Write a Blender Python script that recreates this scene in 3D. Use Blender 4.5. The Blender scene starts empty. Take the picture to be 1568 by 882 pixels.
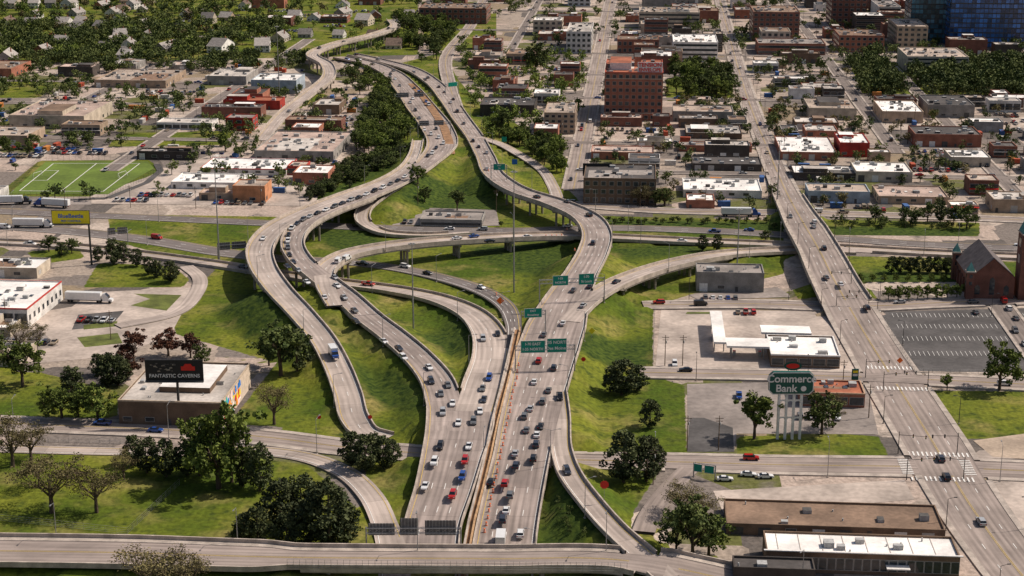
import bpy, math, random
import numpy as np
from mathutils import Vector
random.seed(11); rng=np.random.default_rng(11)
R=random.uniform
scene=bpy.context.scene
# ---------------------------------------------------------------- survey frame
CH=180.0; CF=2500.0; CP=math.radians(16.1)
cP,sP=math.cos(CP),math.sin(CP)
def site(u,v,z=0.0):
    """survey sighting -> ground metres (x east, y north) at level z"""
    a=(u-784)/CF; b=(v-441)/CF
    dy=cP-b*sP; dz=-sP-b*cP
    t=(z-CH)/dz
    return a*t,dy*t
def scl(v,z=0.0):
    b=(v-441)/CF
    return CF/((z-CH)/(-sP-b*cP))
def hgt(vb,vt,z0=0.0):
    y=site(784,vb,z0)[1]; b=(vt-441)/CF
    t=y/(cP-b*sP)
    return CH+(-sP-b*cP)*t-z0
GA=math.radians(4.5); ca,sa=math.cos(GA),math.sin(GA)
def w2g(x,y): return x*ca-y*sa, x*sa+y*ca
def g2w(gx,gy): return gx*ca+gy*sa, -gx*sa+gy*ca
# ---------------------------------------------------------------- materials
MC={}
def base(name):
    m=bpy.data.materials.new(name); m.use_nodes=True
    nt=m.node_tree; bs=nt.nodes['Principled BSDF']
    return m,nt,bs
def N(nt,t,**k):
    n=nt.nodes.new(t)
    for a,b in k.items(): setattr(n,a,b)
    return n
def c4(c): return (c[0],c[1],c[2],1)
def noise_mix(nt,vec,c1,c2,scale,detail=4,lo=.35,hi=.65):
    n=N(nt,'ShaderNodeTexNoise'); n.inputs['Scale'].default_value=scale; n.inputs['Detail'].default_value=detail
    if vec is not None: nt.links.new(vec,n.inputs['Vector'])
    r=N(nt,'ShaderNodeMapRange'); r.inputs[1].default_value=lo; r.inputs[2].default_value=hi
    nt.links.new(n.outputs[0],r.inputs[0])
    m=N(nt,'ShaderNodeMix',data_type='RGBA')
    nt.links.new(r.outputs[0],m.inputs[0])
    for c,i in ((c1,6),(c2,7)):
        if isinstance(c,tuple): m.inputs[i].default_value=c4(c)
        else: nt.links.new(c,m.inputs[i])
    return m.outputs[2]
def mulc(nt,col,fac_out):
    m=N(nt,'ShaderNodeVectorMath',operation='SCALE')
    nt.links.new(col,m.inputs[0]); nt.links.new(fac_out,m.inputs['Scale'])
    return m.outputs[0]
def surf(name,c,var=.25,scale=.5,rough=.85,metal=0,spec=.3,rand=.0):
    if name in MC: return MC[name]
    m,nt,bs=base(name)
    tc=N(nt,'ShaderNodeTexCoord'); v=tc.outputs['Object']
    d=tuple(x*(1-var) for x in c); l=tuple(min(.9,x*(1+var*.5)) for x in c)
    col=noise_mix(nt,v,d,l,scale,6)
    n2=N(nt,'ShaderNodeTexNoise'); n2.inputs['Scale'].default_value=scale*9; n2.inputs['Detail'].default_value=3
    nt.links.new(v,n2.inputs['Vector'])
    r=N(nt,'ShaderNodeMapRange'); r.inputs[1].default_value=.3; r.inputs[2].default_value=.7; r.inputs[3].default_value=1-var*.6; r.inputs[4].default_value=1+var*.3
    nt.links.new(n2.outputs[0],r.inputs[0])
    f=r.outputs[0]
    if rand>0:
        oi=N(nt,'ShaderNodeObjectInfo'); rr=N(nt,'ShaderNodeMapRange'); rr.inputs[3].default_value=1-rand; rr.inputs[4].default_value=1+rand
        nt.links.new(oi.outputs['Random'],rr.inputs[0])
        mm=N(nt,'ShaderNodeMath',operation='MULTIPLY'); nt.links.new(f,mm.inputs[0]); nt.links.new(rr.outputs[0],mm.inputs[1]); f=mm.outputs[0]
    col=mulc(nt,col,f)
    nt.links.new(col,bs.inputs['Base Color'])
    bs.inputs['Roughness'].default_value=rough; bs.inputs['Metallic'].default_value=metal
    bs.inputs['Specular IOR Level'].default_value=spec
    MC[name]=m; return m
def roadmat(name,c,streak=.25,joint=True):
    m,nt,bs=base(name)
    uv=N(nt,'ShaderNodeUVMap'); uv.uv_map='UVMap'
    sx=N(nt,'ShaderNodeSeparateXYZ'); nt.links.new(uv.outputs[0],sx.inputs[0])
    cb=N(nt,'ShaderNodeCombineXYZ')
    s1=N(nt,'ShaderNodeMath',operation='MULTIPLY'); s1.inputs[1].default_value=.03; nt.links.new(sx.outputs[1],s1.inputs[0])
    nt.links.new(sx.outputs[0],cb.inputs[0]); nt.links.new(s1.outputs[0],cb.inputs[1])
    c1=tuple(x*(1-streak) for x in c); c2=tuple(x*(1+streak*.5) for x in c)
    col=noise_mix(nt,cb.outputs[0],c1,c2,.9,5,.3,.7)
    geo=N(nt,'ShaderNodeNewGeometry')
    n2=N(nt,'ShaderNodeTexNoise'); n2.inputs['Scale'].default_value=.06; n2.inputs['Detail'].default_value=8; n2.inputs['Roughness'].default_value=.65; nt.links.new(geo.outputs['Position'],n2.inputs['Vector'])
    r=N(nt,'ShaderNodeMapRange'); r.inputs[1].default_value=.35; r.inputs[2].default_value=.65; r.inputs[3].default_value=.76; r.inputs[4].default_value=1.14; nt.links.new(n2.outputs[0],r.inputs[0])
    sn=N(nt,'ShaderNodeMath',operation='MULTIPLY'); sn.inputs[1].default_value=2*math.pi/1.8; nt.links.new(sx.outputs[0],sn.inputs[0])
    si=N(nt,'ShaderNodeMath',operation='SINE'); nt.links.new(sn.outputs[0],si.inputs[0])
    ma=N(nt,'ShaderNodeMath',operation='MULTIPLY_ADD'); ma.inputs[1].default_value=.08; ma.inputs[2].default_value=.96; nt.links.new(si.outputs[0],ma.inputs[0])
    f=N(nt,'ShaderNodeMath',operation='MULTIPLY'); nt.links.new(ma.outputs[0],f.inputs[0]); nt.links.new(r.outputs[0],f.inputs[1])
    fo=f.outputs[0]
    if joint:
        sv=N(nt,'ShaderNodeVectorMath',operation='MULTIPLY'); nt.links.new(uv.outputs[0],sv.inputs[0]); sv.inputs[1].default_value=(1/3.6,1/15,1)
        fl=N(nt,'ShaderNodeVectorMath',operation='FLOOR'); nt.links.new(sv.outputs[0],fl.inputs[0])
        wn=N(nt,'ShaderNodeTexWhiteNoise',noise_dimensions='2D'); nt.links.new(fl.outputs[0],wn.inputs['Vector'])
        pr=N(nt,'ShaderNodeMapRange'); pr.inputs[3].default_value=.86; pr.inputs[4].default_value=1.08; nt.links.new(wn.outputs['Value'],pr.inputs[0])
        q0=N(nt,'ShaderNodeMath',operation='MULTIPLY'); nt.links.new(fo,q0.inputs[0]); nt.links.new(pr.outputs[0],q0.inputs[1]); fo=q0.outputs[0]
        j=N(nt,'ShaderNodeMath',operation='PINGPONG'); j.inputs[1].default_value=7.5; nt.links.new(sx.outputs[1],j.inputs[0])
        g=N(nt,'ShaderNodeMath',operation='GREATER_THAN'); g.inputs[1].default_value=.12; nt.links.new(j.outputs[0],g.inputs[0])
        k=N(nt,'ShaderNodeMath',operation='MULTIPLY_ADD'); k.inputs[1].default_value=.25; k.inputs[2].default_value=.75; nt.links.new(g.outputs[0],k.inputs[0])
        q=N(nt,'ShaderNodeMath',operation='MULTIPLY'); nt.links.new(fo,q.inputs[0]); nt.links.new(k.outputs[0],q.inputs[1]); fo=q.outputs[0]
    nt.links.new(mulc(nt,col,fo),bs.inputs['Base Color']); bs.inputs['Roughness'].default_value=.9; bs.inputs['Specular IOR Level'].default_value=.2
    return m
CONC=roadmat('road_concrete',(.44,.37,.325),.24)
CMAIN=roadmat('road_concrete_worn',(.35,.29,.26),.34)
ASPH=roadmat('road_asphalt',(.18,.155,.145),.25,False)
STRT=roadmat('street_surface',(.32,.265,.235),.32,False)
STRD=roadmat('side_street_surface',(.22,.185,.165),.35,False)
M_bar=surf('barrier_concrete',(.46,.39,.33),.3,.3)
M_dk=surf('deck_concrete',(.30,.26,.22),.4,.2)
M_walk=surf('sidewalk_concrete',(.42,.36,.31),.3,.3)
M_white=surf('paint_white',(.74,.72,.68),.2,2)
M_yel=surf('paint_yellow',(.55,.40,.13),.2,2)
M_rust=surf('median_dirt',(.30,.17,.09),.35,.3)
M_metal=surf('galvanised',(.34,.34,.34),.2,2,.5,.6)
M_dmetal=surf('dark_metal',(.05,.05,.05),.2,2,.5,.3)
M_glass=surf('window_glass',(.03,.04,.05),.4,1,.12,0,.6)
M_frame=surf('window_frame',(.45,.43,.40),.2,2)
M_green=surf('sign_green',(.0,.24,.17),.1,2,.5)
M_dgreen=surf('sign_dark_green',(.005,.08,.06),.1,2,.4)
M_orange=surf('safety_orange',(.85,.16,.02),.1,2,.5)
M_redp=surf('sign_red',(.65,.03,.02),.1,2,.5)
M_blue=surf('sign_blue',(.02,.12,.5),.1,2,.5)
M_black=surf('panel_black',(.02,.02,.022),.2,2,.5)
M_yellp=surf('panel_yellow',(.80,.66,.02),.1,2,.5)
M_wood=surf('pole_wood',(.13,.09,.06),.3,1)
M_bark=surf('bark',(.10,.07,.05),.3,1)
M_hvac=surf('hvac_metal',(.40,.40,.39),.25,1,.6)
M_dkroof=surf('equipment_dark',(.09,.085,.08),.25,1)
def leafmat(name,dk,lt):
    m,nt,bs=base(name)
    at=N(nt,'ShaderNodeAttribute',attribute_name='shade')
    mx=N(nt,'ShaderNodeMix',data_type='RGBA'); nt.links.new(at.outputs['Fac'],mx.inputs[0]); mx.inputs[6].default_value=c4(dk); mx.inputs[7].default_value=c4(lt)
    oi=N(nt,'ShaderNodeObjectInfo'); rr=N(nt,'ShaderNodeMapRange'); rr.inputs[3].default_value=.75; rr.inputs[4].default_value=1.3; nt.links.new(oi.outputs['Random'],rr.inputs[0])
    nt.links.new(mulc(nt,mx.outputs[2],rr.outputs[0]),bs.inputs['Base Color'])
    bs.inputs['Roughness'].default_value=.75; bs.inputs['Specular IOR Level'].default_value=.15
    return m
L_green=leafmat('leaves_spring',(.05,.08,.014),(.18,.22,.045))
L_mid=leafmat('leaves_mid',(.038,.058,.016),(.12,.145,.04))
L_dark=leafmat('leaves_dark',(.024,.036,.015),(.10,.115,.045))
L_brown=leafmat('buds_brown',(.07,.055,.025),(.19,.165,.07))
L_red=leafmat('leaves_red',(.05,.018,.014),(.13,.06,.035))
# ---------------------------------------------------------------- mesh builder
class MB:
    def __init__(s): s.v=[];s.f=[];s.m=[];s.mats=[];s.uv=None
    def mi(s,m):
        if m not in s.mats: s.mats.append(m)
        return s.mats.index(m)
    def quad(s,a,b,c,d,m):
        i=len(s.v); s.v+=[a,b,c,d]; s.f.append((i,i+1,i+2,i+3)); s.m.append(s.mi(m))
    def poly(s,pts,m):
        i=len(s.v); s.v+=list(pts); s.f.append(tuple(range(i,i+len(pts)))); s.m.append(s.mi(m))
    def box(s,x0,y0,z0,x1,y1,z1,m,top=None,bottom=True):
        i=len(s.v); k=s.mi(m); kt=s.mi(top) if top else k
        s.v+=[(x0,y0,z0),(x1,y0,z0),(x1,y1,z0),(x0,y1,z0),(x0,y0,z1),(x1,y0,z1),(x1,y1,z1),(x0,y1,z1)]
        s.f+=[(i,i+1,i+5,i+4),(i+1,i+2,i+6,i+5),(i+2,i+3,i+7,i+6),(i+3,i,i+4,i+7),(i+4,i+5,i+6,i+7)]; s.m+=[k]*4+[kt]
        if bottom: s.f.append((i+3,i+2,i+1,i)); s.m.append(k)
    def tube(s,p,q,r0,r1,m,n=6):
        p=Vector(p);q=Vector(q); d=(q-p).normalized(); a=d.orthogonal().normalized(); b=d.cross(a)
        i=len(s.v); k=s.mi(m)
        for c,r in ((p,r0),(q,r1)):
            for j in range(n):
                t=2*math.pi*j/n; s.v.append(tuple(c+a*(r*math.cos(t))+b*(r*math.sin(t))))
        for j in range(n):
            j2=(j+1)%n; s.f.append((i+j,i+j2,i+n+j2,i+n+j)); s.m.append(k)
        s.f.append(tuple(i+n+j for j in range(n))); s.m.append(k)
        s.f.append(tuple(i+n-1-j for j in range(n))); s.m.append(k)
    def mesh(s,name):
        me=bpy.data.meshes.new(name); me.from_pydata(s.v,[],s.f)
        for m in s.mats: me.materials.append(m)
        me.polygons.foreach_set('material_index',s.m); me.update(); return me
    def obj(s,name,loc=(0,0,0),rot=0):
        return put(s.mesh(name),name,loc,rot)
def put(me,name,loc=(0,0,0),rot=0,sc=None,parent=None):
    o=bpy.data.objects.new(name,me); o.location=loc; o.rotation_euler=(0,0,rot)
    if sc: o.scale=sc
    if parent: o.parent=parent
    scene.collection.objects.link(o); return o
# ---------------------------------------------------------------- roads
ROADS={}
def road(name,pts,kind='hwy',lanes=2,dir=1,mat=None,barrier=(1,1),step=3.0,walk=2.0):
    P=[]
    for p in pts:
        u,v,z,w=p[:4]; b=p[4] if len(p)>4 else 0
        x,y=site(u,v,z); P.append((x,y,z,w,b))
    P=np.array(P,float)
    t=np.r_[0,np.cumsum(np.hypot(*(P[1:,:2]-P[:-1,:2]).T))]
    n=len(P); T=np.zeros((n,3))
    for i in range(n):
        if i==0: T[i]=(P[1,:3]-P[0,:3])/(t[1]-t[0])
        elif i==n-1: T[i]=(P[-1,:3]-P[-2,:3])/(t[-1]-t[-2])
        else:
            h0=t[i]-t[i-1];h1=t[i+1]-t[i]
            T[i]=((P[i,:3]-P[i-1,:3])/h0*h1+(P[i+1,:3]-P[i,:3])/h1*h0)/(h0+h1)
    ns=max(4,int(t[-1]/step)); ts=np.linspace(0,t[-1],ns); out=[]
    for q in ts:
        i=min(n-2,int(np.searchsorted(t,q,side='right')-1)); h=t[i+1]-t[i]; s=(q-t[i])/h
        a=2*s**3-3*s**2+1; b_=s**3-2*s**2+s; c=-2*s**3+3*s**2; d=s**3-s**2
        p=a*P[i,:3]+b_*h*T[i]+c*P[i+1,:3]+d*h*T[i+1]
        w=P[i,3]*(1-s)+P[i+1,3]*s
        br=1 if (P[i,4]>0 and P[i+1,4]>0) else 0
        out.append((p[0],p[1],p[2]+0.006*len(ROADS),w/2,br))
    S=np.array(out)
    tg=np.gradient(S[:,:2],axis=0); tg/=np.maximum(1e-6,np.hypot(tg[:,0],tg[:,1]))[:,None]
    L=np.r_[0,np.cumsum(np.hypot(*(S[1:,:2]-S[:-1,:2]).T))]
    ROADS[name]=dict(S=S,tg=tg,L=L,kind=kind,lanes=lanes,dir=dir,mat=mat,barrier=barrier,id=len(ROADS),name=name,walk=walk)
B_=1
road('highway_west_carriageway',[(640,960,0,15),(655,860,0,15),(664,800,.8,15),(680,750,2.8,16,B_),(693,700,5,17.5,B_),(704,655,5.2,20),(706,618,5.2,21)],lanes=4,dir=-1,mat=CMAIN)
road('highway_northwest_loop',[(686,668,5.2,10),(680,618,5.2,11),(668,582,5.2,11),(640,548,5.6,10.5),(602,515,6.5,10.5),(565,487,7.5,10.5,1),(530,455,8.7,10,1),(491,425,9.6,10,1),(460,398,10,9.5,1),(448,372,10,9.5,1),(462,346,10,9.5,1),(508,321,9.6,9.5,1),(562,301,9,9.5,1),(615,276,8,10),(655,248,6,12),(677,222,4.2,17),(668,195,3,19),(645,165,2.4,19),(622,135,2.2,17),(595,110,2.2,14),(560,96,2.2,12),(520,88,2.2,12)],lanes=3,dir=-1,mat=CMAIN)
road('exit_ramp_west',[(592,672,.2,8),(562,664,.3,8.5),(545,645,.8,9),(533,605,2.5,9),(518,565,4,9),(495,522,6,9),(462,482,7.6,9.5),(425,442,9,10,1),(402,407,10,10.5,1),(399,378,10,11,1),(424,348,10,11,1),(470,324,10,11,1),(530,301,9.2,11,1),(583,281,8,9),(618,260,6.5,7),(634,238,5,6),(640,215,4,6)],lanes=2,dir=-1,mat=CONC)
road('eastbound_connector',[(-80,368,.15,8),(80,376,.15,8),(200,388,.15,8),(320,404,.2,8),(430,421,.3,8),(530,435,.4,8.5),(600,444,.9,9),(665,457,2,10),(716,477,3.2,11),(746,507,4.2,12),(752,545,4.8,12.5),(740,588,5.2,13),(727,630,5.2,12)],lanes=2,dir=1,mat=CONC)
road('freeway_eastbound',[(-80,342,.15,12),(100,353,.15,12),(230,368,.15,12),(340,386,.15,12),(430,396,.15,11),(520,400,.2,9),(600,409,.3,8.5),(670,423,.6,8.5),(735,443,1.4,8.5),(772,466,2.6,7.5),(786,496,3.8,6),(784,532,4.8,5)],lanes=3,dir=1,mat=ASPH)
road('highway_east_carriageway',[(752,960,0,16),(769,860,0,16),(778,800,.8,16),(788,750,2.8,16,1),(799,700,5,16,1),(809,650,5.2,17),(825,590,5.3,19),(840,535,5.6,21),(852,500,6,21),(868,460,7,17),(890,420,8.2,13),(908,387,9,12.5,1),(914,358,9.2,12.5,1),(896,332,9,12.5,1),(850,311,8.7,12,1),(798,294,8,11,1),(760,271,7,10.5,1),(743,240,5.5,10),(728,212,4.5,10),(706,182,3.2,11),(685,152,2.6,11),(662,126,2.2,11),(625,105,2.2,11),(580,93,2.2,10),(540,84,2.2,10)],lanes=4,dir=1,mat=CMAIN)
road('flyover_east',[(872,492,6.3,8),(900,463,7,8),(937,438,7.6,9,1),(985,418,7.2,9,1),(1045,401,6,9,1),(1110,390,4.4,9,1),(1180,385,2.2,9),(1250,383,.6,9),(1310,386,.2,9)],lanes=2,dir=1,mat=CONC)
road('on_ramp_east',[(852,590,5.3,6),(858,640,5.2,6),(860,690,5.2,6),(872,726,5.4,6.5),(902,768,5.8,6.5),(942,813,6,6.5),(985,852,6,7),(1020,885,6,7)],lanes=1,dir=1,mat=CONC)
road('ramp_southwest',[(-80,684,.2,6),(120,690,.2,6),(300,692,.2,6),(395,690,.2,7),(470,700,.3,7),(530,724,.5,7),(567,758,.8,7),(588,800,.7,7),(602,850,.1,8),(605,900,0,8)],lanes=1,dir=1,mat=CONC,barrier=(0,0))
road('cross_street',[(-80,645,.2,9),(100,652,.2,9),(300,661,.2,9),(420,671,.2,9),(520,684,.2,9),(640,694,.2,9),(760,700,.2,9),(900,705,.2,9),(1010,707,.2,10),(1200,712,.2,11),(1400,715,.2,12),(1640,724,.2,12)],kind='street',lanes=2,mat=STRT)
road('overpass_street',[(-80,843,6,12),(200,847,6,12),(400,853,6,11),(450,854,6,7.5,1),(560,855,6,7.5,1),(760,856,6,7.5,1),(950,858,6,7.5,1),(1020,868,6,12),(1120,890,3.5,12),(1250,930,1,12)],kind='street',lanes=2,mat=STRT)
road('arterial_street',[(1650,980,.2,16),(1540,850,.2,16),(1480,765,.2,17),(1430,680,.2,18),(1380,600,.2,18),(1342,540,.3,17),(1310,487,1,17),(1279,432,5.6,15,1),(1256,386,6.5,14,1),(1234,348,6.2,14,1),(1220,324,5,12,1),(1203,292,2,10.5),(1188,258,.3,9.5),(1170,215,.2,9),(1150,165,.2,9),(1132,110,.2,9),(1118,60,.2,8.5),(1105,10,.2,8),(1092,-45,.2,8)],kind='street',lanes=4,mat=STRT,walk=1.8)
road('freeway_westbound',[(-80,320,.15,11),(200,332,.15,11),(420,342,.15,11),(620,350,.15,11),(800,353,.15,11),(930,349,.15,11),(1080,353,.15,11),(1240,362,.15,11),(1400,373,.15,11),(1640,382,.15,11)],lanes=3,dir=-1,mat=ASPH)
road('flyover_center',[(512,468,9.2,6),(498,436,9.6,7.5,1),(500,410,9.5,8.5,1),(535,389,9,9,1),(590,378,8.6,9,1),(650,371,8,9,1),(720,366,7,9,1),(800,362,5.5,9,1),(868,361,3.5,9,1),(930,364,2.2,9),(1010,368,1.2,9),(1100,372,.5,9),(1240,378,.2,9),(1400,387,.15,9),(1640,398,.15,9)],lanes=2,dir=1,mat=CONC)
road('loop_ramp',[(640,258,7,5.5),(608,284,7.4,6.5),(578,303,6,7),(557,323,4.2,7),(560,343,2.6,7),(586,356,1.2,7),(640,361,.4,6.5),(720,357,.2,6)],lanes=1,dir=1,mat=CONC)
road('service_ramp',[(733,210,4.5,5),(760,218,3.8,6),(795,236,2,6),(828,258,.7,6),(846,284,.25,6),(855,308,.2,6.5)],lanes=1,dir=-1,mat=CONC,barrier=(0,0))
road('frontage_road',[(845,310,.2,8),(1000,322,.2,8),(1200,326,.2,8),(1400,331,.2,8),(1640,340,.2,8)],kind='street',lanes=2,mat=STRT)
road('north_viaduct',[(400,215,.2,8),(440,170,1,9),(478,140,4,9,1),(503,118,7,9,1),(500,99,9,9,1),(478,84,9,9,1),(512,68,9,9,1),(570,54,9,9,1),(600,44,9,9,1),(600,30,6,9)],lanes=2,mat=CONC)
road('side_street_merge',[(702,172,3.2,6),(689,132,1.6,7),(683,90,.3,8),(720,40,.2,8),(745,-10,.2,8)],kind='street',lanes=2,mat=STRT,walk=1.2)
def vpx(x0,v0,v): return 990-(990-x0)*(v+280)/(v0+280)
def nst(name,x0,v0,va,vb,w=10,z=.14,mat=None):
    vs=np.linspace(va,vb,6)
    road(name,[(vpx(x0,v0,v),v,z,w) for v in vs],kind='street',lanes=2,mat=mat or STRD,walk=1.2)
nst('street',888,240,292,-35,10,mat=STRT)
nst('street.001',1318,160,235,-35,7)
nst('street.002',170,260,262,60,8)
nst('street.003',-20,230,250,100,8)
nst('street.004',1425,320,450,560,8)
nst('street.005',1520,260,330,100,7)
nst('street.006',780,80,80,-35,6)
def xst(name,u0,v0,u1,w=6.5,z=.13):
    x,y=site(u0,v0); g0=w2g(x,y)
    x1,y1=site(u1,v0); g1=w2g(x1,y1); rp=[]
    for k in range(5):
        gx=g0[0]+(g1[0]-g0[0])*k/4; xx,yy=g2w(gx,g0[1])
        rx,ry,rz=xx,yy,-CH
        dep=ry*cP-rz*sP; up=ry*sP+rz*cP
        rp.append((784+CF*rx/dep,441-CF*up/dep,z,w))
    road(name,rp,kind='street',lanes=2,mat=STRD,walk=1.0)
for i,(u0,v0,u1) in enumerate([(-100,208,400),(-100,156,440),(-100,122,470),(870,218,1640),(880,150,1300),(760,113,1640),(700,80,1640),(640,45,1640),(880,262,1640),(-100,52,430),(640,15,1640)]):
    xst('avenue%s'%('' if i==0 else '.%03d'%i),u0,v0,u1)
road('lot_access_street',[(980,571,.2,8),(1150,574,.2,8),(1340,579,.2,8),(1480,585,.2,9),(1640,593,.2,9)],kind='street',lanes=2,mat=STRT)
road('station_street',[(985,468,.2,7),(1150,466,.2,8),(1300,470,.2,9),(1450,464,.2,9),(1640,457,.2,9)],kind='street',lanes=2,mat=STRT)
road('lower_connector',[(1055,718,.2,6),(1020,755,.3,6),(995,790,.8,6),(985,815,1.5,6)],kind='path',lanes=1,mat=STRT)
road('yard_drive',[(285,408,.2,6),(305,425,.2,6),(300,450,.2,6),(262,482,.2,6),(180,500,.2,6)],kind='path',lanes=1,mat=CONC)
ALL=np.vstack([np.c_[r['S'],np.full(len(r['S']),r['id'])] for r in ROADS.values()])
def near_road(x,y,margin=0,exclude=-1,z=None,dz=1e9):
    d=np.hypot(ALL[:,0]-x,ALL[:,1]-y)-ALL[:,3]-margin
    m=(d<0)&(ALL[:,5]!=exclude)
    if z is not None: m&=np.abs(ALL[:,2]-z)<dz
    return m.any()
# ---------------------------------------------------------------- terrain
def sid(poly): return np.array([site(u,v) for u,v in poly])
GR=[ [(165,328),(440,332),(480,300),(540,262),(590,215),(600,170),(570,130),(600,100),(680,80),(700,120),(760,190),(830,250),(880,300),(905,330),(1200,338),(1200,420),(1060,450),(1000,470),(1000,560),(985,572),(1048,590),(1052,700),(1010,720),(960,800),(930,845),(560,845),(560,700),(430,690),(418,660),(490,655),(440,560),(270,512),(262,485),(330,412),(170,368)],
 [(-120,690),(380,700),(470,712),(560,790),(570,850),(-120,850)],[(-200,800),(450,830),(1100,850),(1100,1000),(-300,1000)],
 [(1420,598),(1640,600),(1640,672),(1500,672),(1462,672)],[(1128,668),(1300,665),(1345,668),(1362,700),(1128,698)],
 [(1262,336),(1500,341),(1500,362),(1275,360)],[(1290,392),(1490,396),(1480,432),(1310,432)],[(1500,400),(1640,400),(1640,450),(1500,440)],
 [(128,440),(150,402),(265,408),(290,428),(280,440)],[(60,405),(130,395),(120,380),(40,385)],[(205,450),(275,455),(255,478),(200,470)],[(120,515),(200,512),(190,528),(120,530)],
 [(8,288),(60,246),(228,245),(248,260),(165,301),(10,301)],
 [(-200,102),(640,84),(640,-60),(-200,-60)],[(430,690),(560,700),(560,660),(430,655)],[(-60,530),(20,560),(60,640),(-60,640)],[(30,640),(180,640),(180,600),(60,570),(20,570)],
 [(300,540),(440,560),(490,655),(350,650),(420,560)],[(660,78),(760,75),(760,20),(640,30)],[(1300,95),(1640,100),(1640,148),(1320,143)],[(180,205),(360,200),(345,222),(165,225)],[(0,120),(95,122),(60,150),(-60,150)],
 [(1020,120),(1110,110),(1125,150),(1020,155)],[(720,185),(760,170),(830,215),(875,250),(870,300),(800,260)],[(1160,510),(1240,508),(1240,517),(1165,518)]]
DKP=[[(615,286),(748,283),(768,322),(720,330),(612,320)],[(640,520),(700,492),(724,500),(728,545),(705,556)],[(712,378),(884,368),(872,402),(838,428),(740,402)],[(925,336),(1200,340),(1200,366),(930,352)],[(528,556),(600,580),(648,612),(650,650),(560,610)],[(1262,346),(1500,350),(1500,364),(1275,362)],[(880,530),(1000,520),(1000,560),(880,560)],[(835,715),(870,735),(905,790),(940,840),(820,850),(830,780)],[(470,355),(560,345),(600,378),(520,388)],[(935,380),(1050,374),(1100,384),(960,398)],[(395,440),(470,560),(430,555),(330,480)],[(590,215),(640,225),(600,262),(520,300),(470,310),(540,262)],[(1295,418),(1485,418),(1480,434),(1305,434)]]  # outlines where the grass turns a darker green
def axis(segs):
    o=[]
    for a,b,s in segs: o+=list(np.arange(a,b,s))
    return np.array(o+[segs[-1][1]])
gxs=axis([(-9000,-1500,1500),(-1500,-660,120),(-660,-300,6),(-300,300,3),(300,660,6),(660,1500,120),(1500,9000,1500)])
gys=axis([(-3000,0,600),(0,300,60),(300,1000,3),(1000,1800,6),(1800,3000,120),(3000,12000,1500)])
XX,YY=np.meshgrid(gxs,gys)
RA=np.zeros_like(XX); CAP=np.full_like(XX,1e3)
for x,y,z,hw,b,rid in ALL:
    rr=hw+2.2*max(z,0)+6
    i0,i1=np.searchsorted(gxs,(x-rr,x+rr)); j0,j1=np.searchsorted(gys,(y-rr,y+rr))
    if i0==i1 or j0==j1: continue
    sx=slice(i0,i1); sy=slice(j0,j1)
    d=np.hypot(XX[sy,sx]-x,YY[sy,sx]-y)
    if b<.5:
        RA[sy,sx]=np.maximum(RA[sy,sx],z-.35-np.maximum(0,d-hw-1)*.5)
        CAP[sy,sx]=np.minimum(CAP[sy,sx],z-.3+np.maximum(0,d-hw-2.5)*1.3)
    else:
        CAP[sy,sx]=np.minimum(CAP[sy,sx],z-1.7+np.maximum(0,d-hw-1)*1.5)
ZZ=np.minimum(np.maximum(RA,0),CAP)
def gz(x,y):
    i=min(max(int(np.searchsorted(gxs,x))-1,0),len(gxs)-2); j=min(max(int(np.searchsorted(gys,y))-1,0),len(gys)-2)
    a=(x-gxs[i])/(gxs[i+1]-gxs[i]); b=(y-gys[j])/(gys[j+1]-gys[j])
    return float((ZZ[j,i]*(1-a)+ZZ[j,i+1]*a)*(1-b)+(ZZ[j+1,i]*(1-a)+ZZ[j+1,i+1]*a)*b)
def sdf(poly,X,Y):
    n=len(poly); dm=np.full(X.shape,1e9); ins=np.zeros(X.shape,bool)
    for i in range(n):
        ax,ay=poly[i]; bx,by=poly[(i+1)%n]; ex,ey=bx-ax,by-ay
        t=np.clip(((X-ax)*ex+(Y-ay)*ey)/(ex*ex+ey*ey+1e-9),0,1)
        dm=np.minimum(dm,np.hypot(X-ax-t*ex,Y-ay-t*ey))
        c=((ay>Y)!=(by>Y))&(X<ex*(Y-ay)/(ey if abs(ey)>1e-9 else 1e-9)+ax); ins^=c
    return np.where(ins,dm,-dm)
def insd(P,x,y): return sdf(P,np.array([x]),np.array([y]))[0]>0
G=np.full(XX.shape,-60.0); D=np.full(XX.shape,-60.0)
for p in GR: G=np.maximum(G,sdf(sid(p),XX,YY))
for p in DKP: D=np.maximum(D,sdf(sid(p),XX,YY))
G=np.maximum(G,np.clip((ZZ-.25)*4,-60,6)*np.where(ZZ>.25,1,0)+np.where(ZZ>.25,0,-60))
G=np.clip(G,-20,20); D=np.clip(D,-20,20)
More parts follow.
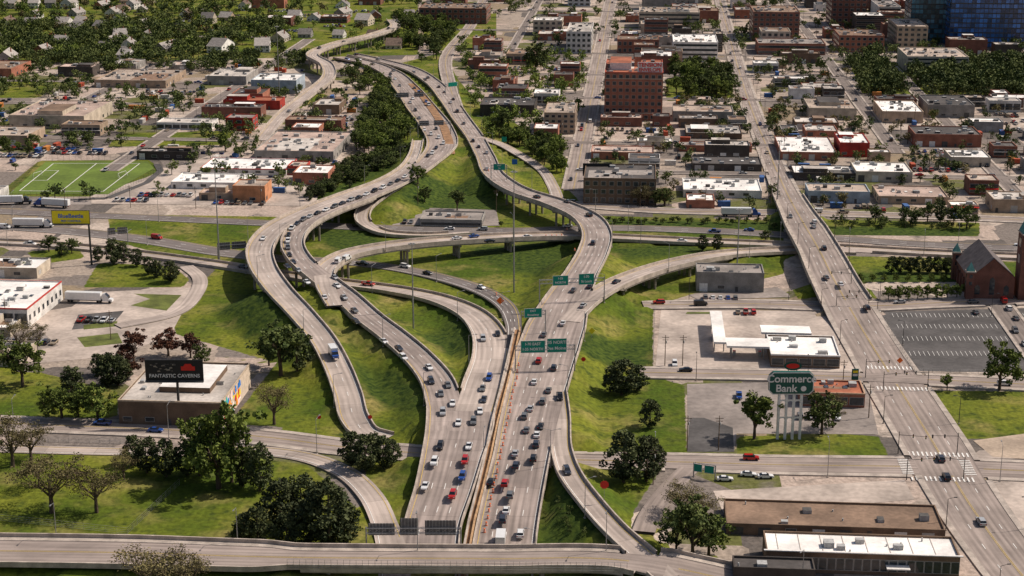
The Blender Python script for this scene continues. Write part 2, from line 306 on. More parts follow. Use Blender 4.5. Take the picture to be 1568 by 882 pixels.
def ground():
    nx,ny=len(gxs),len(gys)
    V=np.stack([XX,YY,ZZ],-1).reshape(-1,3)
    idx=np.arange(nx*ny).reshape(ny,nx)
    F=np.stack([idx[:-1,:-1],idx[:-1,1:],idx[1:,1:],idx[1:,:-1]],-1).reshape(-1,4)
    me=bpy.data.meshes.new('ground'); me.from_pydata(V.tolist(),[],F.tolist())
    a=me.attributes.new('grass','FLOAT','POINT'); a.data.foreach_set('value',G.reshape(-1).astype(np.float32))
    a=me.attributes.new('darker_green','FLOAT','POINT'); a.data.foreach_set('value',D.reshape(-1).astype(np.float32))
    me.polygons.foreach_set('use_smooth',np.ones(len(F),bool)); me.update()
    m,nt,bs=base('ground')
    geo=N(nt,'ShaderNodeNewGeometry'); pos=geo.outputs['Position']
    mp=N(nt,'ShaderNodeVectorRotate',rotation_type='Z_AXIS'); mp.inputs['Angle'].default_value=GA; nt.links.new(pos,mp.inputs['Vector'])
    vo=N(nt,'ShaderNodeTexVoronoi',distance='CHEBYCHEV'); vo.inputs['Scale'].default_value=.035; nt.links.new(mp.outputs[0],vo.inputs['Vector'])
    sc=N(nt,'ShaderNodeSeparateColor'); nt.links.new(vo.outputs['Color'],sc.inputs[0])
    cr=N(nt,'ShaderNodeValToRGB'); cr.color_ramp.interpolation='CONSTANT'; nt.links.new(sc.outputs[0],cr.inputs[0])
    e=cr.color_ramp.elements; e[0].position=0; e[0].color=(.42,.335,.28,1); e[1].position=.22; e[1].color=(.20,.17,.15,1)
    for p,c in ((.38,(.34,.28,.23,1)),(.56,(.12,.105,.095,1)),(.68,(.48,.40,.335,1)),(.84,(.12,.125,.04,1)),(.93,(.27,.21,.14,1))):
        q=e.new(p); q.color=c
    urb=noise_mix(nt,pos,(.17,.145,.125),cr.outputs[0],.12,6,.25,.5)
    n3=N(nt,'ShaderNodeTexNoise'); n3.inputs['Scale'].default_value=.7; n3.inputs['Detail'].default_value=6; nt.links.new(pos,n3.inputs['Vector'])
    r3=N(nt,'ShaderNodeMapRange'); r3.inputs[1].default_value=.3; r3.inputs[2].default_value=.7; r3.inputs[3].default_value=.7; r3.inputs[4].default_value=1.2; nt.links.new(n3.outputs[0],r3.inputs[0])
    urb=mulc(nt,urb,r3.outputs[0])
    g1=noise_mix(nt,pos,(.062,.098,.010),(.155,.17,.02),.03,7,.36,.62)
    g2=noise_mix(nt,pos,g1,(.25,.205,.07),.05,10,.50,.72)
    g3=noise_mix(nt,pos,(.048,.068,.012),g2,.28,9,.30,.50)
    # straight mower passes, faint
    wv=N(nt,'ShaderNodeTexWave'); wv.inputs['Scale'].default_value=.16; wv.inputs['Distortion'].default_value=.6; wv.inputs['Detail'].default_value=2; nt.links.new(mp.outputs[0],wv.inputs['Vector'])
    wr=N(nt,'ShaderNodeMapRange'); wr.inputs[3].default_value=.95; wr.inputs[4].default_value=1.04; nt.links.new(wv.outputs['Fac'],wr.inputs[0])
    g3=mulc(nt,mulc(nt,g3,r3.outputs[0]),wr.outputs[0])
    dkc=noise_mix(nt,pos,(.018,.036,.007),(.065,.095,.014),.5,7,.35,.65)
    def edge(attr,width,amp):
        at=N(nt,'ShaderNodeAttribute',attribute_name=attr)
        nn=N(nt,'ShaderNodeTexNoise'); nn.inputs['Scale'].default_value=.35 if amp<3 else .12; nn.inputs['Detail'].default_value=5; nt.links.new(pos,nn.inputs['Vector'])
        ma=N(nt,'ShaderNodeMath',operation='MULTIPLY_ADD'); ma.inputs[1].default_value=amp; nt.links.new(nn.outputs[0],ma.inputs[0]); nt.links.new(at.outputs['Fac'],ma.inputs[2])
        mr=N(nt,'ShaderNodeMapRange'); mr.inputs[1].default_value=amp*.5-width; mr.inputs[2].default_value=amp*.5+width; nt.links.new(ma.outputs[0],mr.inputs[0]); return mr.outputs[0]
    md=N(nt,'ShaderNodeMix',data_type='RGBA'); nt.links.new(edge('darker_green',3.0,12),md.inputs[0]); nt.links.new(g3,md.inputs[6]); nt.links.new(dkc,md.inputs[7])  # grass blends to the darker green inside the DKP outlines, soft edge
    mx=N(nt,'ShaderNodeMix',data_type='RGBA'); nt.links.new(edge('grass',.2,1.6),mx.inputs[0]); nt.links.new(urb,mx.inputs[6]); nt.links.new(md.outputs[2],mx.inputs[7])
    nt.links.new(mx.outputs[2],bs.inputs['Base Color']); bs.inputs['Roughness'].default_value=.95; bs.inputs['Specular IOR Level'].default_value=.1
    bp=N(nt,'ShaderNodeBump'); bp.inputs['Strength'].default_value=.6; bp.inputs['Distance'].default_value=.5; nt.links.new(n3.outputs[0],bp.inputs['Height']); nt.links.new(bp.outputs[0],bs.inputs['Normal'])
    me.materials.append(m); put(me,'ground')
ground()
# ---------------------------------------------------------------- road meshes
def offs(r,o):
    S,tg=r['S'],r['tg']; nx=tg[:,1]; ny=-tg[:,0]
    return np.c_[S[:,0]+nx*o,S[:,1]+ny*o,S[:,2]]
def inside_other(r,P,shrink=.3,dz=2.5):
    res=np.zeros(len(P),bool); O=ALL[ALL[:,5]!=r['id']]
    for i,p in enumerate(P):
        d=np.hypot(O[:,0]-p[0],O[:,1]-p[1])
        res[i]=((d<O[:,3]-shrink)&(np.abs(O[:,2]-p[2])<dz)).any()
    return res
def strip(mb,A,Bp,m,mask=None,dz=0.0):
    for i in range(len(A)-1):
        if mask is not None and not (mask[i] and mask[i+1]): continue
        a,b,c,d=A[i],Bp[i],Bp[i+1],A[i+1]
        mb.quad((a[0],a[1],a[2]+dz),(b[0],b[1],b[2]+dz),(c[0],c[1],c[2]+dz),(d[0],d[1],d[2]+dz),m)
def build_road(r):
    S=r['S']; n=len(S); hw=S[:,3]; Rt=offs(r,hw); Lt=offs(r,-hw); L=r['L']
    th=np.where(S[:,4]>.5,1.5,.6)
    V=[];F=[];uv=[];mi=[]
    for i in range(n):
        V+=[tuple(Lt[i]),tuple(Rt[i]),(Rt[i,0],Rt[i,1],Rt[i,2]-th[i]),(Lt[i,0],Lt[i,1],Lt[i,2]-th[i])]
    for i in range(n-1):
        a=4*i;b=a+4
        F+=[(a,a+1,b+1,b),(a+1,a+2,b+2,b+1),(a+2,a+3,b+3,b+2),(a+3,a,b,b+3)]; mi+=[0,1,1,1]
        uv+=[(-hw[i],L[i]),(hw[i],L[i]),(hw[i+1],L[i+1]),(-hw[i+1],L[i+1])]+[(0,0)]*12
    me=bpy.data.meshes.new(r['name']); me.from_pydata(V,[],F); me.materials.append(r['mat']); me.materials.append(M_dk)
    me.polygons.foreach_set('material_index',mi); ul=me.uv_layers.new(name='UVMap'); ul.data.foreach_set('uv',np.array(uv,np.float32).reshape(-1)); me.update()
    road_o=put(me,r['name'])
    mk=MB(); k=r['kind']; wk=r['walk']
    okR=~inside_other(r,offs(r,hw-.2)); okL=~inside_other(r,offs(r,-hw+.2))
    if k=='hwy':
        sh=.9
        strip(mk,offs(r,hw-sh-.2),offs(r,hw-sh),M_white,okR,.05); strip(mk,offs(r,-hw+sh),offs(r,-hw+sh+.2),M_yel,okL,.05)
        nl=r['lanes']
        for q in range(1,nl):
            o=-hw+sh+(2*hw-2*sh)*q/nl; A=offs(r,o-.1);B=offs(r,o+.1)
            mask=np.array([(i%4)==0 or (i%4)==1 for i in range(n)])
            ins=~inside_other(r,offs(r,o),.0)
            strip(mk,A,B,M_white,mask&ins,.05)
    elif k=='street':
        ins=~inside_other(r,offs(r,0),0)
        if r['mat'] is STRT:
            strip(mk,offs(r,-.25),offs(r,-.12),M_yel,ins,.05); strip(mk,offs(r,.12),offs(r,.25),M_yel,ins,.05)
        if r['lanes']>=4:
            for f_ in (-.5,.5):
                mask=np.array([(i%4)<2 for i in range(n)])
                strip(mk,offs(r,f_*hw-.1),offs(r,f_*hw+.1),M_white,mask&ins,.05)
        sw=MB()
        for sg,ok in ((1,okR),(-1,okL)):
            A=offs(r,sg*hw);B=offs(r,sg*(hw+wk)); ok2=ok&~inside_other(r,offs(r,sg*(hw+1.0)),-.5)
            if sg<0: A,B=B,A
            strip(sw,A,B,M_walk,ok2,.13)
            E=offs(r,sg*hw)
            for i in range(n-1):
                if ok2[i] and ok2[i+1]:
                    a,b=E[i],E[i+1]; sw.quad((a[0],a[1],a[2]),(b[0],b[1],b[2]),(b[0],b[1],b[2]+.13),(a[0],a[1],a[2]+.13),M_walk)
            E=offs(r,sg*(hw+wk))
            for i in range(n-1):
                if ok2[i] and ok2[i+1]:
                    a,b=E[i],E[i+1]; dd=1.3 if S[i,4]>.5 else .4; sw.quad((a[0],a[1],a[2]-dd),(b[0],b[1],b[2]-dd),(b[0],b[1],b[2]+.13),(a[0],a[1],a[2]+.13),M_dk if dd>1 else M_walk)
        if sw.f: sw.obj('sidewalk')
    if mk.f:
        o=mk.obj('lane_markings'); o.parent=road_o
    if (k=='hwy' and r['barrier']!=(0,0)) or S[:,4].max()>.5:
        bb=MB()
        for sg,ok in ((1,okR),(-1,okL)):
            msk=ok.copy()
            if k!='hwy': msk&=S[:,2]>2.5
            elif r['mat'] is ASPH: msk&=False
            off1=hw+(.15 if k!='hwy' else 0)+(wk if k=='street' else 0)
            I=offs(r,sg*(off1-.2));O=offs(r,sg*(off1+.2)); hh=.95 if k=='hwy' else 1.1
            for i in range(n-1):
                if msk[i] and msk[i+1]:
                    a,b,c,d=I[i],I[i+1],O[i+1],O[i]
                    up=lambda p:(p[0],p[1],p[2]+hh); dn=lambda p:(p[0],p[1],p[2]-(.9 if S[i,4]>.5 else .3))
                    bb.quad(up(a),up(b),up(c),up(d),M_bar); bb.quad(tuple(a),tuple(b),up(b),up(a),M_bar); bb.quad(dn(d),dn(c),up(c),up(d),M_bar)
        if bb.f: bb.obj('concrete_barrier')
    pr=MB(); last=-99
    for i in range(3,n-3):
        if S[i,4]<.5 or L[i]-last<22: continue
        x,y,z,h_=S[i,:4]; g=gz(x,y)
        if z-g<3: continue
        t=r['tg'][i]; nx,ny=t[1],-t[0]
        ok=True
        cols=[(x+nx*o,y+ny*o) for o in (-h_*.6,0,h_*.6)]
        for cx,cy in cols:
            d=np.hypot(ALL[:,0]-cx,ALL[:,1]-cy)-ALL[:,3]-.8
            if ((d<0)&(ALL[:,2]<z-2)).any(): ok=False
        if not ok: continue
        last=L[i]
        for cx,cy in cols: pr.tube((cx,cy,g-1),(cx,cy,z-2.3),.55,.55,M_dk,8)
        a=Vector((x-nx*h_*.9,y-ny*h_*.9,0));b=Vector((x+nx*h_*.9,y+ny*h_*.9,0)); tv=Vector((t[0],t[1],0))*.7
        z0,z1=z-2.5,z-1.52
        c=[a-tv,b-tv,b+tv,a+tv]; lo=[(p.x,p.y,z0) for p in c]; hi=[(p.x,p.y,z1) for p in c]
        for q in range(4): pr.quad(lo[q],lo[(q+1)%4],hi[(q+1)%4],hi[q],M_dk)
        pr.poly(hi,M_dk); pr.poly(lo[::-1],M_dk)
    if pr.f: pr.obj('bridge_piers')
for r in ROADS.values(): build_road(r)
def ribbon(name,pts,w,m,h=0,lift=.05):
    P=[(*site(u,v,z),z+lift) for u,v,z in pts]; mb=MB()
    for i in range(len(P)-1):
        a,b=Vector(P[i]),Vector(P[i+1]); d=(b-a); nn=Vector((d.y,-d.x,0)).normalized()*w/2
        if h==0: mb.quad(tuple(a-nn),tuple(a+nn),tuple(b+nn),tuple(b-nn),m)
        else:
            up=Vector((0,0,h)); lo=Vector((0,0,-.6))
            for sg in (1,-1): mb.quad(tuple(a+nn*sg+lo),tuple(b+nn*sg+lo),tuple(b+nn*sg+up),tuple(a+nn*sg+up),m)
            mb.quad(tuple(a-nn+up),tuple(a+nn+up),tuple(b+nn+up),tuple(b-nn+up),m)
            mb.quad(tuple(a-nn+lo),tuple(a+nn+lo),tuple(a+nn+up),tuple(a-nn+up),m)
    return mb.obj(name)
med=[(700,930,0),(713,850,0),(722,800,.8),(735,750,2.8),(747,700,5),(757,650,5.2),(771,595,5.3),(783,545,5.6),(792,505,5.9)]
ribbon('median_strip',med,2.6,M_rust,0,.09)
ribbon('median_barrier',[(u-4,v,z) for u,v,z in med],.5,M_bar,1.0)
ribbon('median_barrier',[(u+5,v,z) for u,v,z in med],.5,surf('formwork_tan',(.48,.30,.16),.3,.5),1.1)
med2=[(690,236,4),(687,215,4),(680,195,3),(664,170,2.6),(646,145,2.4),(630,128,2.2)]
ribbon('median_strip',med2,5,M_rust,0,.12)
# ---------------------------------------------------------------- flat lots
LOTK=[0]
def lot(name,poly,m):
    LOTK[0]+=1; z=.03+LOTK[0]*.006
    mb=MB(); P=[(*site(u,v),z) for u,v in poly]; mb.poly(P[::-1],m)
    me=mb.mesh(name); o=put(me,name)
    if me.polygons[0].normal.z<0: me.flip_normals()
    return o
A_lot=surf('lot_asphalt',(.095,.088,.085),.35,.08); C_lot=surf('lot_concrete',(.46,.385,.33),.34,.06); G_lot=surf('lot_grey',(.28,.24,.215),.35,.06)
T_field=surf('field_turf',(.12,.175,.025),.3,.05); T_isl=surf('grass_island',(.12,.14,.03),.4,.2)
lot('parking_lot',[(1342,478),(1640,470),(1640,572),(1398,568)],A_lot)
lot('gas_station_lot',[(1012,475),(1265,476),(1318,568),(1040,566),(1004,560)],C_lot)
lot('bank_parking_lot',[(1052,588),(1210,585),(1330,600),(1345,665),(1128,664),(1124,692),(1054,692)],G_lot)
lot('parking_lot',[(1078,640),(1122,655),(1124,692),(1052,692),(1056,640)],A_lot)
lot('concrete_yard',[(1092,752),(1385,735),(1400,765),(1110,790)],C_lot)
lot('concrete_yard',[(-80,500),(110,470),(140,448),(300,440),(260,515),(180,545),(20,560),(-80,560)],C_lot)
lot('parking_lot',[(-80,512),(60,505),(90,530),(-80,560)],G_lot)
lot('parking_lot',[(120,482),(190,476),(170,500),(110,505)],A_lot)
lot('grass_island',[(205,450),(278,452),(255,476),(200,468),(230,458)],T_isl)
lot('grass_island',[(118,517),(180,510),(188,526),(130,532)],T_isl)
lot('grass_island',[(128,498),(180,492),(178,500),(128,505)],T_isl)
lot('grass_island',[(1052,478),(1090,478),(1090,481),(1050,481)],T_isl)
lot('concrete_yard',[(1500,690),(1640,690),(1640,702),(1480,703)],C_lot)
lot('dirt_lot',[(1490,675),(1640,655),(1640,708),(1520,700)],surf('dirt',(.42,.33,.25),.3,.1))
lot('concrete_yard',[(1512,735),(1640,735),(1640,840),(1590,840)],C_lot)
lot('concrete_yard',[(130,312),(480,316),(510,255),(330,235),(230,270),(140,300)],C_lot)
lot('industrial_yard',[(-80,312),(140,314),(140,304),(10,303),(-80,303)],G_lot)
lot('soccer_field',[(14,297),(70,248),(226,247),(236,258),(165,298)],T_field)
lot('interchange_yard',[(600,345),(640,318),(760,322),(765,346)],G_lot)
lot('industrial_yard',[(1055,452),(1190,440),(1215,455),(1070,460)],G_lot)
def line(name,pts,w,m,z): return ribbon(name,[(u,v,0) for u,v in pts],w,m,0,z)
line('field_line',[(30,293),(82,251),(214,251),(158,294),(30,293)],.45,M_white,.30)
line('field_line',[(94,293.5),(148,251)],.45,M_white,.305)
line('field_line',[(50,277),(72,277),(90,262),(69,262)],.4,M_white,.31)
line('running_track',[(240,252),(246,262),(225,280),(165,304),(120,306)],3.5,A_lot,.32)
for u,v in ((58,271),(187,271)):
    x,y=site(u,v); mb=MB()
    for a,b in (((0,-3.6,0),(0,-3.6,2.5)),((0,3.6,0),(0,3.6,2.5)),((0,-3.6,2.5),(0,3.6,2.5)),((0,-3.6,2.5),(1.2 if u>100 else -1.2,-3.6,0)),((0,3.6,2.5),(1.2 if u>100 else -1.2,3.6,0))): mb.tube(a,b,.08,.08,M_white,5)
    mb.obj('soccer_goal',(x,y,.1),-.35)
mk=MB()
def gline(mb,x0,y0,dx,dy,w,m,z):
    n=Vector((dy,-dx,0)).normalized()*w/2; a=Vector((x0,y0,z)); b=Vector((x0+dx,y0+dy,z)); mb.quad(tuple(a-n),tuple(a+n),tuple(b+n),tuple(b-n),m)
for v in (486,503,522,545):
    for k in range(34):
        u=1365+(v-478)*.45+k*7.2
        x,y=site(u,v); gline(mk,x,y,sa*5,ca*5,.14,M_white,.11)
mk.obj('parking_stripes')
def crosswalk(u,v,n,dirx,length=3.2,z=.36):
    mb=MB(); x,y=site(u,v)
    for k in range(n):
        if dirx: px,py=x+ca*k*1.3,y-sa*k*1.3; gline(mb,px,py,sa*length,ca*length,.5,M_white,z)
        else: px,py=x+sa*k*1.3,y+ca*k*1.3; gline(mb,px,py,ca*length,-sa*length,.5,M_white,z)
    mb.obj('crosswalk')
for a in [(1398,737,14,True),(1393,699,14,True),(1382,726,9,False),(1478,728,9,False),(1345,598,13,True),(1330,566,13,True),(1290,480,12,True),(1280,458,11,True)]: crosswalk(*a)
# ---------------------------------------------------------------- buildings
OCC=[]
fx=[w2g(*site(u,v)) for u,v in ((14,299),(245,299),(14,246),(245,246))]
OCC.append((min(p[0] for p in fx)+14,max(p[0] for p in fx)-10,min(p[1] for p in fx),max(p[1] for p in fx)))
WALLS={'tan':(.42,.31,.22),'brick':(.34,.135,.085),'dkbrick':(.20,.085,.06),'white':(.70,.67,.63),'grey':(.31,.29,.265),'cream':(.54,.46,.36),'red':(.40,.045,.03),'brown':(.18,.12,.08),'blue':(.38,.44,.49),'dark':(.07,.058,.05),'orange':(.66,.30,.15)}
ROOFS={'white':(.80,.77,.73),'lgrey':(.52,.47,.42),'grey':(.30,.265,.24),'tan':(.46,.37,.30),'dark':(.09,.08,.075),'brown':(.24,.16,.11),'pink':(.48,.36,.30),'redr':(.36,.12,.065)}
def WM(k): return surf('wall_'+k,WALLS[k],.28,.25,.85,rand=.15)
def RM(k): return surf('roof_'+k,ROOFS[k],.22 if k=='white' else .36,.09,.85,rand=.08 if k=='white' else .15)
def windows(mb,face,w,d,h,floors,bays,ww=.55,wh=.5,gl=None,band=False,z0=.0):
    gl=gl or M_glass; L=w if face in 'fb' else d
    fh=(h-.8-z0)/floors; bw=L/bays
    for i in range(floors):
        za=z0+fh*i+fh*(.5-wh/2)+.1; zb=za+fh*wh
        for j in range(bays):
            if band and j>0: continue
            a=bw*j+bw*(1-ww)/2; b=a+bw*ww
            if band: a,b=.6,L-.6
            for pad,o,m in ((.12,.03,M_frame),(0,.06,gl)):
                A,B=a-pad,b+pad; zA,zB=za-pad,zb+pad
                if face=='f': mb.quad((A,-o,zA),(B,-o,zA),(B,-o,zB),(A,-o,zB),m)
                elif face=='b': mb.quad((B,d+o,zA),(A,d+o,zA),(A,d+o,zB),(B,d+o,zB),m)
                elif face=='r': mb.quad((w+o,A,zA),(w+o,B,zA),(w+o,B,zB),(w+o,A,zB),m)
                else: mb.quad((-o,B,zA),(-o,A,zA),(-o,A,zB),(-o,B,zB),m)
def shell(w,d,h,wall,roof,trim=None):
    mb=MB(); q=.35; rz=h-.55; tr=trim or WM(wall) ; wm=WM(wall); rm=RM(roof)
    mb.quad((0,0,-.4),(w,0,-.4),(w,0,h),(0,0,h),wm); mb.quad((w,0,-.4),(w,d,-.4),(w,d,h),(w,0,h),wm)
    mb.quad((w,d,-.4),(0,d,-.4),(0,d,h),(w,d,h),wm); mb.quad((0,d,-.4),(0,0,-.4),(0,0,h),(0,d,h),wm)
    o=.08 if trim else 0
    mb.quad((-o,-o,h),(w+o,-o,h),(w-q,q,h),(q,q,h),tr); mb.quad((w+o,-o,h),(w+o,d+o,h),(w-q,d-q,h),(w-q,q,h),tr)
    mb.quad((w+o,d+o,h),(-o,d+o,h),(q,d-q,h),(w-q,d-q,h),tr); mb.quad((-o,d+o,h),(-o,-o,h),(q,q,h),(q,d-q,h),tr)
    if trim:
        mb.quad((-o,-o,h-.5),(w+o,-o,h-.5),(w+o,-o,h),(-o,-o,h),tr); mb.quad((w+o,-o,h-.5),(w+o,d+o,h-.5),(w+o,d+o,h),(w+o,-o,h),tr)
        mb.quad((-o,d+o,h-.5),(-o,-o,h-.5),(-o,-o,h),(-o,d+o,h),tr)
    mb.quad((q,d-q,rz),(q,d-q,h),(w-q,d-q,h),(w-q,d-q,rz),wm); mb.quad((q,q,rz),(q,q,h),(q,d-q,h),(q,d-q,rz),wm)
    mb.quad((w-q,q,rz),(w-q,q,h),(q,q,h),(q,q,rz),wm); mb.quad((w-q,d-q,rz),(w-q,d-q,h),(w-q,q,h),(w-q,q,rz),wm)
    mb.quad((q,q,rz),(w-q,q,rz),(w-q,d-q,rz),(q,d-q,rz),rm)
    return mb,rz
PATCH=[surf('roof_patch_%d'%i,c,.2,.3) for i,c in enumerate(((.12,.11,.10),(.55,.5,.45),(.24,.15,.10),(.33,.29,.26)))]
def rooftop(mb,w,d,rz,n,patch=True):
    if w>8 and d>8 and patch:
        for k in range(random.choice((0,1,1,2))):
            a,b=R(.15,.6)*w,R(.15,.6)*d; x=R(.5,w-a-.6); y=R(.5,d-b-.6); z=rz+.02+.012*k; mb.quad((x,y,z),(x+a,y,z),(x+a,y+b,z),(x,y+b,z),random.choice(PATCH))
    for _ in range(n):
        a,b,c=R(1.2,3.2),R(1.2,2.6),R(.7,1.6)
        if w<a+3 or d<b+3: continue
        x=R(1,w-a-1.2); y=R(1,d-b-1.2)
        mb.box(x,y,rz,x+a,y+b,rz+c,random.choice([M_hvac,M_hvac,M_dkroof,M_frame]),random.choice([M_hvac,M_dkroof]))
    for _ in range(n):
        if w<4 or d<4: continue
        x=R(1,w-1.5);y=R(1,d-1.5); mb.tube((x,y,rz),(x,y,rz+R(.5,1)),.2,.2,M_hvac,6)
    if n>2 and random.random()<.5 and d>9:
        for k in range(int(w//6)):
            x=2+k*6; mb.box(x,d*.45,rz,x+1.4,d*.45+2.2,rz+.3,M_frame,M_glass if random.random()<.4 else M_white)
def building(name,gx,gy,w,d,h,wall='tan',roof='grey',style='ware',floors=1,bays=None,trim=None,z0=0,units=None,occ=True,extra=None,patch=True):
    mb,rz=shell(w,d,h,wall,roof,trim)
    bays=bays or max(2,int(w/4.5)); db=max(2,int(d/4.5))
    if style=='ware':
        for k in range(max(1,int(w/7))):
            x=1.2+k*7
            if x+3.4>w: break
            t=random.random()
            if t<.35: mb.quad((x,-.05,0),(x+3.2,-.05,0),(x+3.2,-.05,min(3.4,h-1)),(x,-.05,min(3.4,h-1)),random.choice([M_frame,M_dkroof,M_white]))
            elif t<.75: 
                mb.quad((x,-.03,1.2),(x+2.9,-.03,1.2),(x+2.9,-.03,min(2.7,h-1)),(x,-.03,min(2.7,h-1)),M_frame)
                mb.quad((x+.12,-.06,1.32),(x+2.78,-.06,1.32),(x+2.78,-.06,min(2.7,h-1)-.12),(x+.12,-.06,min(2.7,h-1)-.12),M_glass)
            else: mb.quad((x,-.05,0),(x+1.2,-.05,0),(x+1.2,-.05,2.2),(x,-.05,2.2),M_dkroof)
        for k in range(int(d/8)):
            y=2+k*8
            for X,sg in ((w+.05,1),(-.05,-1)):
                if random.random()<.6:
                    P=[(X,y,1),(X,y+2.6,1),(X,y+2.6,min(2.8,h-1)),(X,y,min(2.8,h-1))]; mb.poly(P if sg>0 else P[::-1],random.choice([M_glass,M_frame,M_dkroof]))
        if w>14 and patch and random.random()<.45:
            a=w*R(.25,.5); b=d*R(.3,.6); x=R(1,w-a-1); y=R(1,d-b-1); mb.box(x,y,rz,x+a,y+b,h+R(1,2.4),WM(wall),RM(random.choice(['white','lgrey','brown','dark'])))
    elif style=='office':
        for f in 'fb': windows(mb,f,w,d,h,floors,bays)
        for f in 'rl': windows(mb,f,w,d,h,floors,db)
    elif style=='band':
        for f in 'fr': windows(mb,f,w,d,h,floors,1,.9,.42,band=True)
    elif style in('store','shopfront'):
        windows(mb,'f',w,d,h,1,bays,.85,.6); windows(mb,'r',w,d,h,1,db,.4,.3)
        if style=='store': mb.box(0,-1.2,min(3.1,h-.9),w,-.01,min(3.4,h-.6),random.choice([M_frame,M_redp,M_dkroof,M_frame]))
    rooftop(mb,w,d,rz,units if units is not None else max(1,int(w*d/90)),patch)
    if extra: extra(mb,w,d,h,rz)
    x,y=g2w(gx,gy)
    o=mb.obj(name,(x,y,z0),-GA)
    if occ: OCC.append((gx-1.5,gx+w+1.5,gy-1.5,gy+d+1.5))
    return o
def bpx(name,u1,u2,vb,vf,vr,wall='tan',roof='grey',style='ware',z0=0,**k):
    x1,y1=site(u1,vb,z0); w=(u2-u1)/scl(vb,z0)/ca
    h=hgt(vb,vf,z0); yy=site(784,vr,z0+h)[1]; d=max(6,(yy-y1)/ca)
    gx,gy=w2g(x1,y1)
    return building(name,gx,gy,w,d,max(3.2,h),wall,roof,style,z0=z0,**k)
M_red_tr=surf('trim_red',(.45,.05,.04),.15,1); M_wt=surf('trim_white',(.72,.70,.67),.15,1)
def mural(mb,w,d,h,rz):
    cols=[(.8,.6,.03),(.75,.06,.03),(.85,.8,.75),(.04,.2,.6),(.85,.3,.04),(.05,.45,.4),(.85,.6,.6)]
    rr=random.Random(5)
    mb.quad((w+.03,.3,0),(w+.03,d-.3,0),(w+.03,d-.3,h-.2),(w+.03,.3,h-.2),surf('mural_ground',(.62,.5,.4),.2,1))
    for k in range(46):
        y=1+rr.uniform(0,d*.55); z=rr.uniform(.1,h-2.6); s=rr.uniform(1.4,2.8); m=surf('mural_%d'%(k%7),cols[k%7],.1,1)
        X=w+.05+k*.004; mb.poly([(X,y,z),(X,y+s,z+.2),(X,y+s*.8,min(h-.3,z+s*.9)),(X,y+s*.3,min(h-.25,z+s*1.1)),(X,y-.2,z+s*.5)],m)
    mb.box(w*.55,d*.25,rz+.05,w*.62,d*.95,rz+.35,M_wt); mb.box(w*.2,d*.5,rz+.05,w*.5,d*.9,rz+.18,PATCH[0])
bpx('auto_shop',183,343,650,612,552,'brown','lgrey','ware',extra=mural,units=5,trim=surf('trim_beige',(.48,.38,.28),.2,1))
bpx('white_warehouse',-60,46,500,470,428,'white','white','shopfront',trim=M_red_tr,units=6,patch=False)
bpx('white_warehouse',-60,60,424,408,392,'cream','white','ware')
bpx('white_warehouse',-60,18,515,500,485,'cream','white','ware')
bpx('loading_depot',-60,30,560,545,520,'cream','lgrey','ware')
bpx('orange_warehouse',357,407,310,284,274,'orange','tan','ware',patch=False)
bpx('white_warehouse',262,376,289,278,264,'white','white','ware',patch=False)
bpx('white_warehouse',307,440,267,257,241,'white','white','ware',trim=M_red_tr,patch=False)
bpx('red_shop',440,468,268,254,246,'red','tan','shopfront')
bpx('loading_depot',305,360,307,295,288,'tan','pink')
bpx('grandstand',210,300,244,231,226,'dark','dark')
bpx('warehouse',390,512,246,230,200,'grey','pink','ware')
bpx('brick_warehouse',437,524,203,183,177,'dkbrick','brown','ware')
bpx('pale_warehouse',385,455,143,122,112,'blue','white','ware',patch=False)
bpx('red_warehouse',342,430,167,153,147,'red','redr','ware')
bpx('red_warehouse',346,388,200,180,174,'red','grey','office',floors=2)
bpx('tan_warehouse',145,256,134,122,105,'tan','tan','ware')
bpx('pale_shop',240,326,198,187,180,'white','lgrey','shopfront')
bpx('warehouse',318,378,130,116,104,'grey','lgrey')
bpx('brick_warehouse',15,132,196,176,153,'cream','pink')
bpx('tan_warehouse',-60,45,222,206,192,'tan','tan')
bpx('white_shop',-60,0,306,292,283,'white','lgrey')
bpx('tan_warehouse',-60,20,118,104,92,'brick','brown')
bpx('warehouse',480,520,175,160,150,'brown','lgrey')
bpx('interchange_depot',643,738,347,335,322,'grey','grey','band',floors=1)
bpx('low_warehouse',735,818,178,160,148,'dark','dark')
bpx('tan_loft_building',833,880,205,172,156,'tan','tan','office',floors=4,bays=5)
def tens(mb,w,d,h,rz):
    mb.box(w*.08,d*.2,rz,w*.45,d*.7,rz+4.5,M_wt,RM('redr')); mb.box(w*.5,d*.5,rz,w*.62,d*.8,rz+6,WM('brick'),RM('dark'))
    mb.box(w*.56,.5,rz,w*.99,.9,rz+6.6,M_wt)
    mb.box(-.25,-.25,h-4.3,w+.25,-.07,h-3.8,surf('stone_band',(.46,.38,.3),.2,1)); mb.box(-.25,-.25,4.4,w+.25,-.07,4.9,surf('stone_band',(.46,.38,.3),.2,1))
tb=bpx('brick_factory_building',925,1013,184,110,90,'brick','redr','office',floors=7,bays=9,extra=tens,trim=surf('cornice_red',(.42,.08,.05),.2,1))
def text(s,size,m,loc,rot,parent,name='lettering',align='CENTER',ext=.05):
    c=bpy.data.curves.new(name,'FONT'); c.body=s; c.size=size; c.align_x=align; c.align_y='CENTER'; c.extrude=ext; c.offset=size*.02
    c.materials.append(m); o=bpy.data.objects.new(name,c); o.location=loc; o.rotation_euler=rot; o.parent=parent; scene.collection.objects.link(o); return o
tw=88/scl(184); hh=hgt(184,110)
text('TENSION',3.4,M_redp,(tw*.775,.3,hh+4.4),(math.pi/2,0,0),tb); text('ENVELOPE',2.9,M_redp,(tw*.775,.3,hh+1.4),(math.pi/2,0,0),tb)
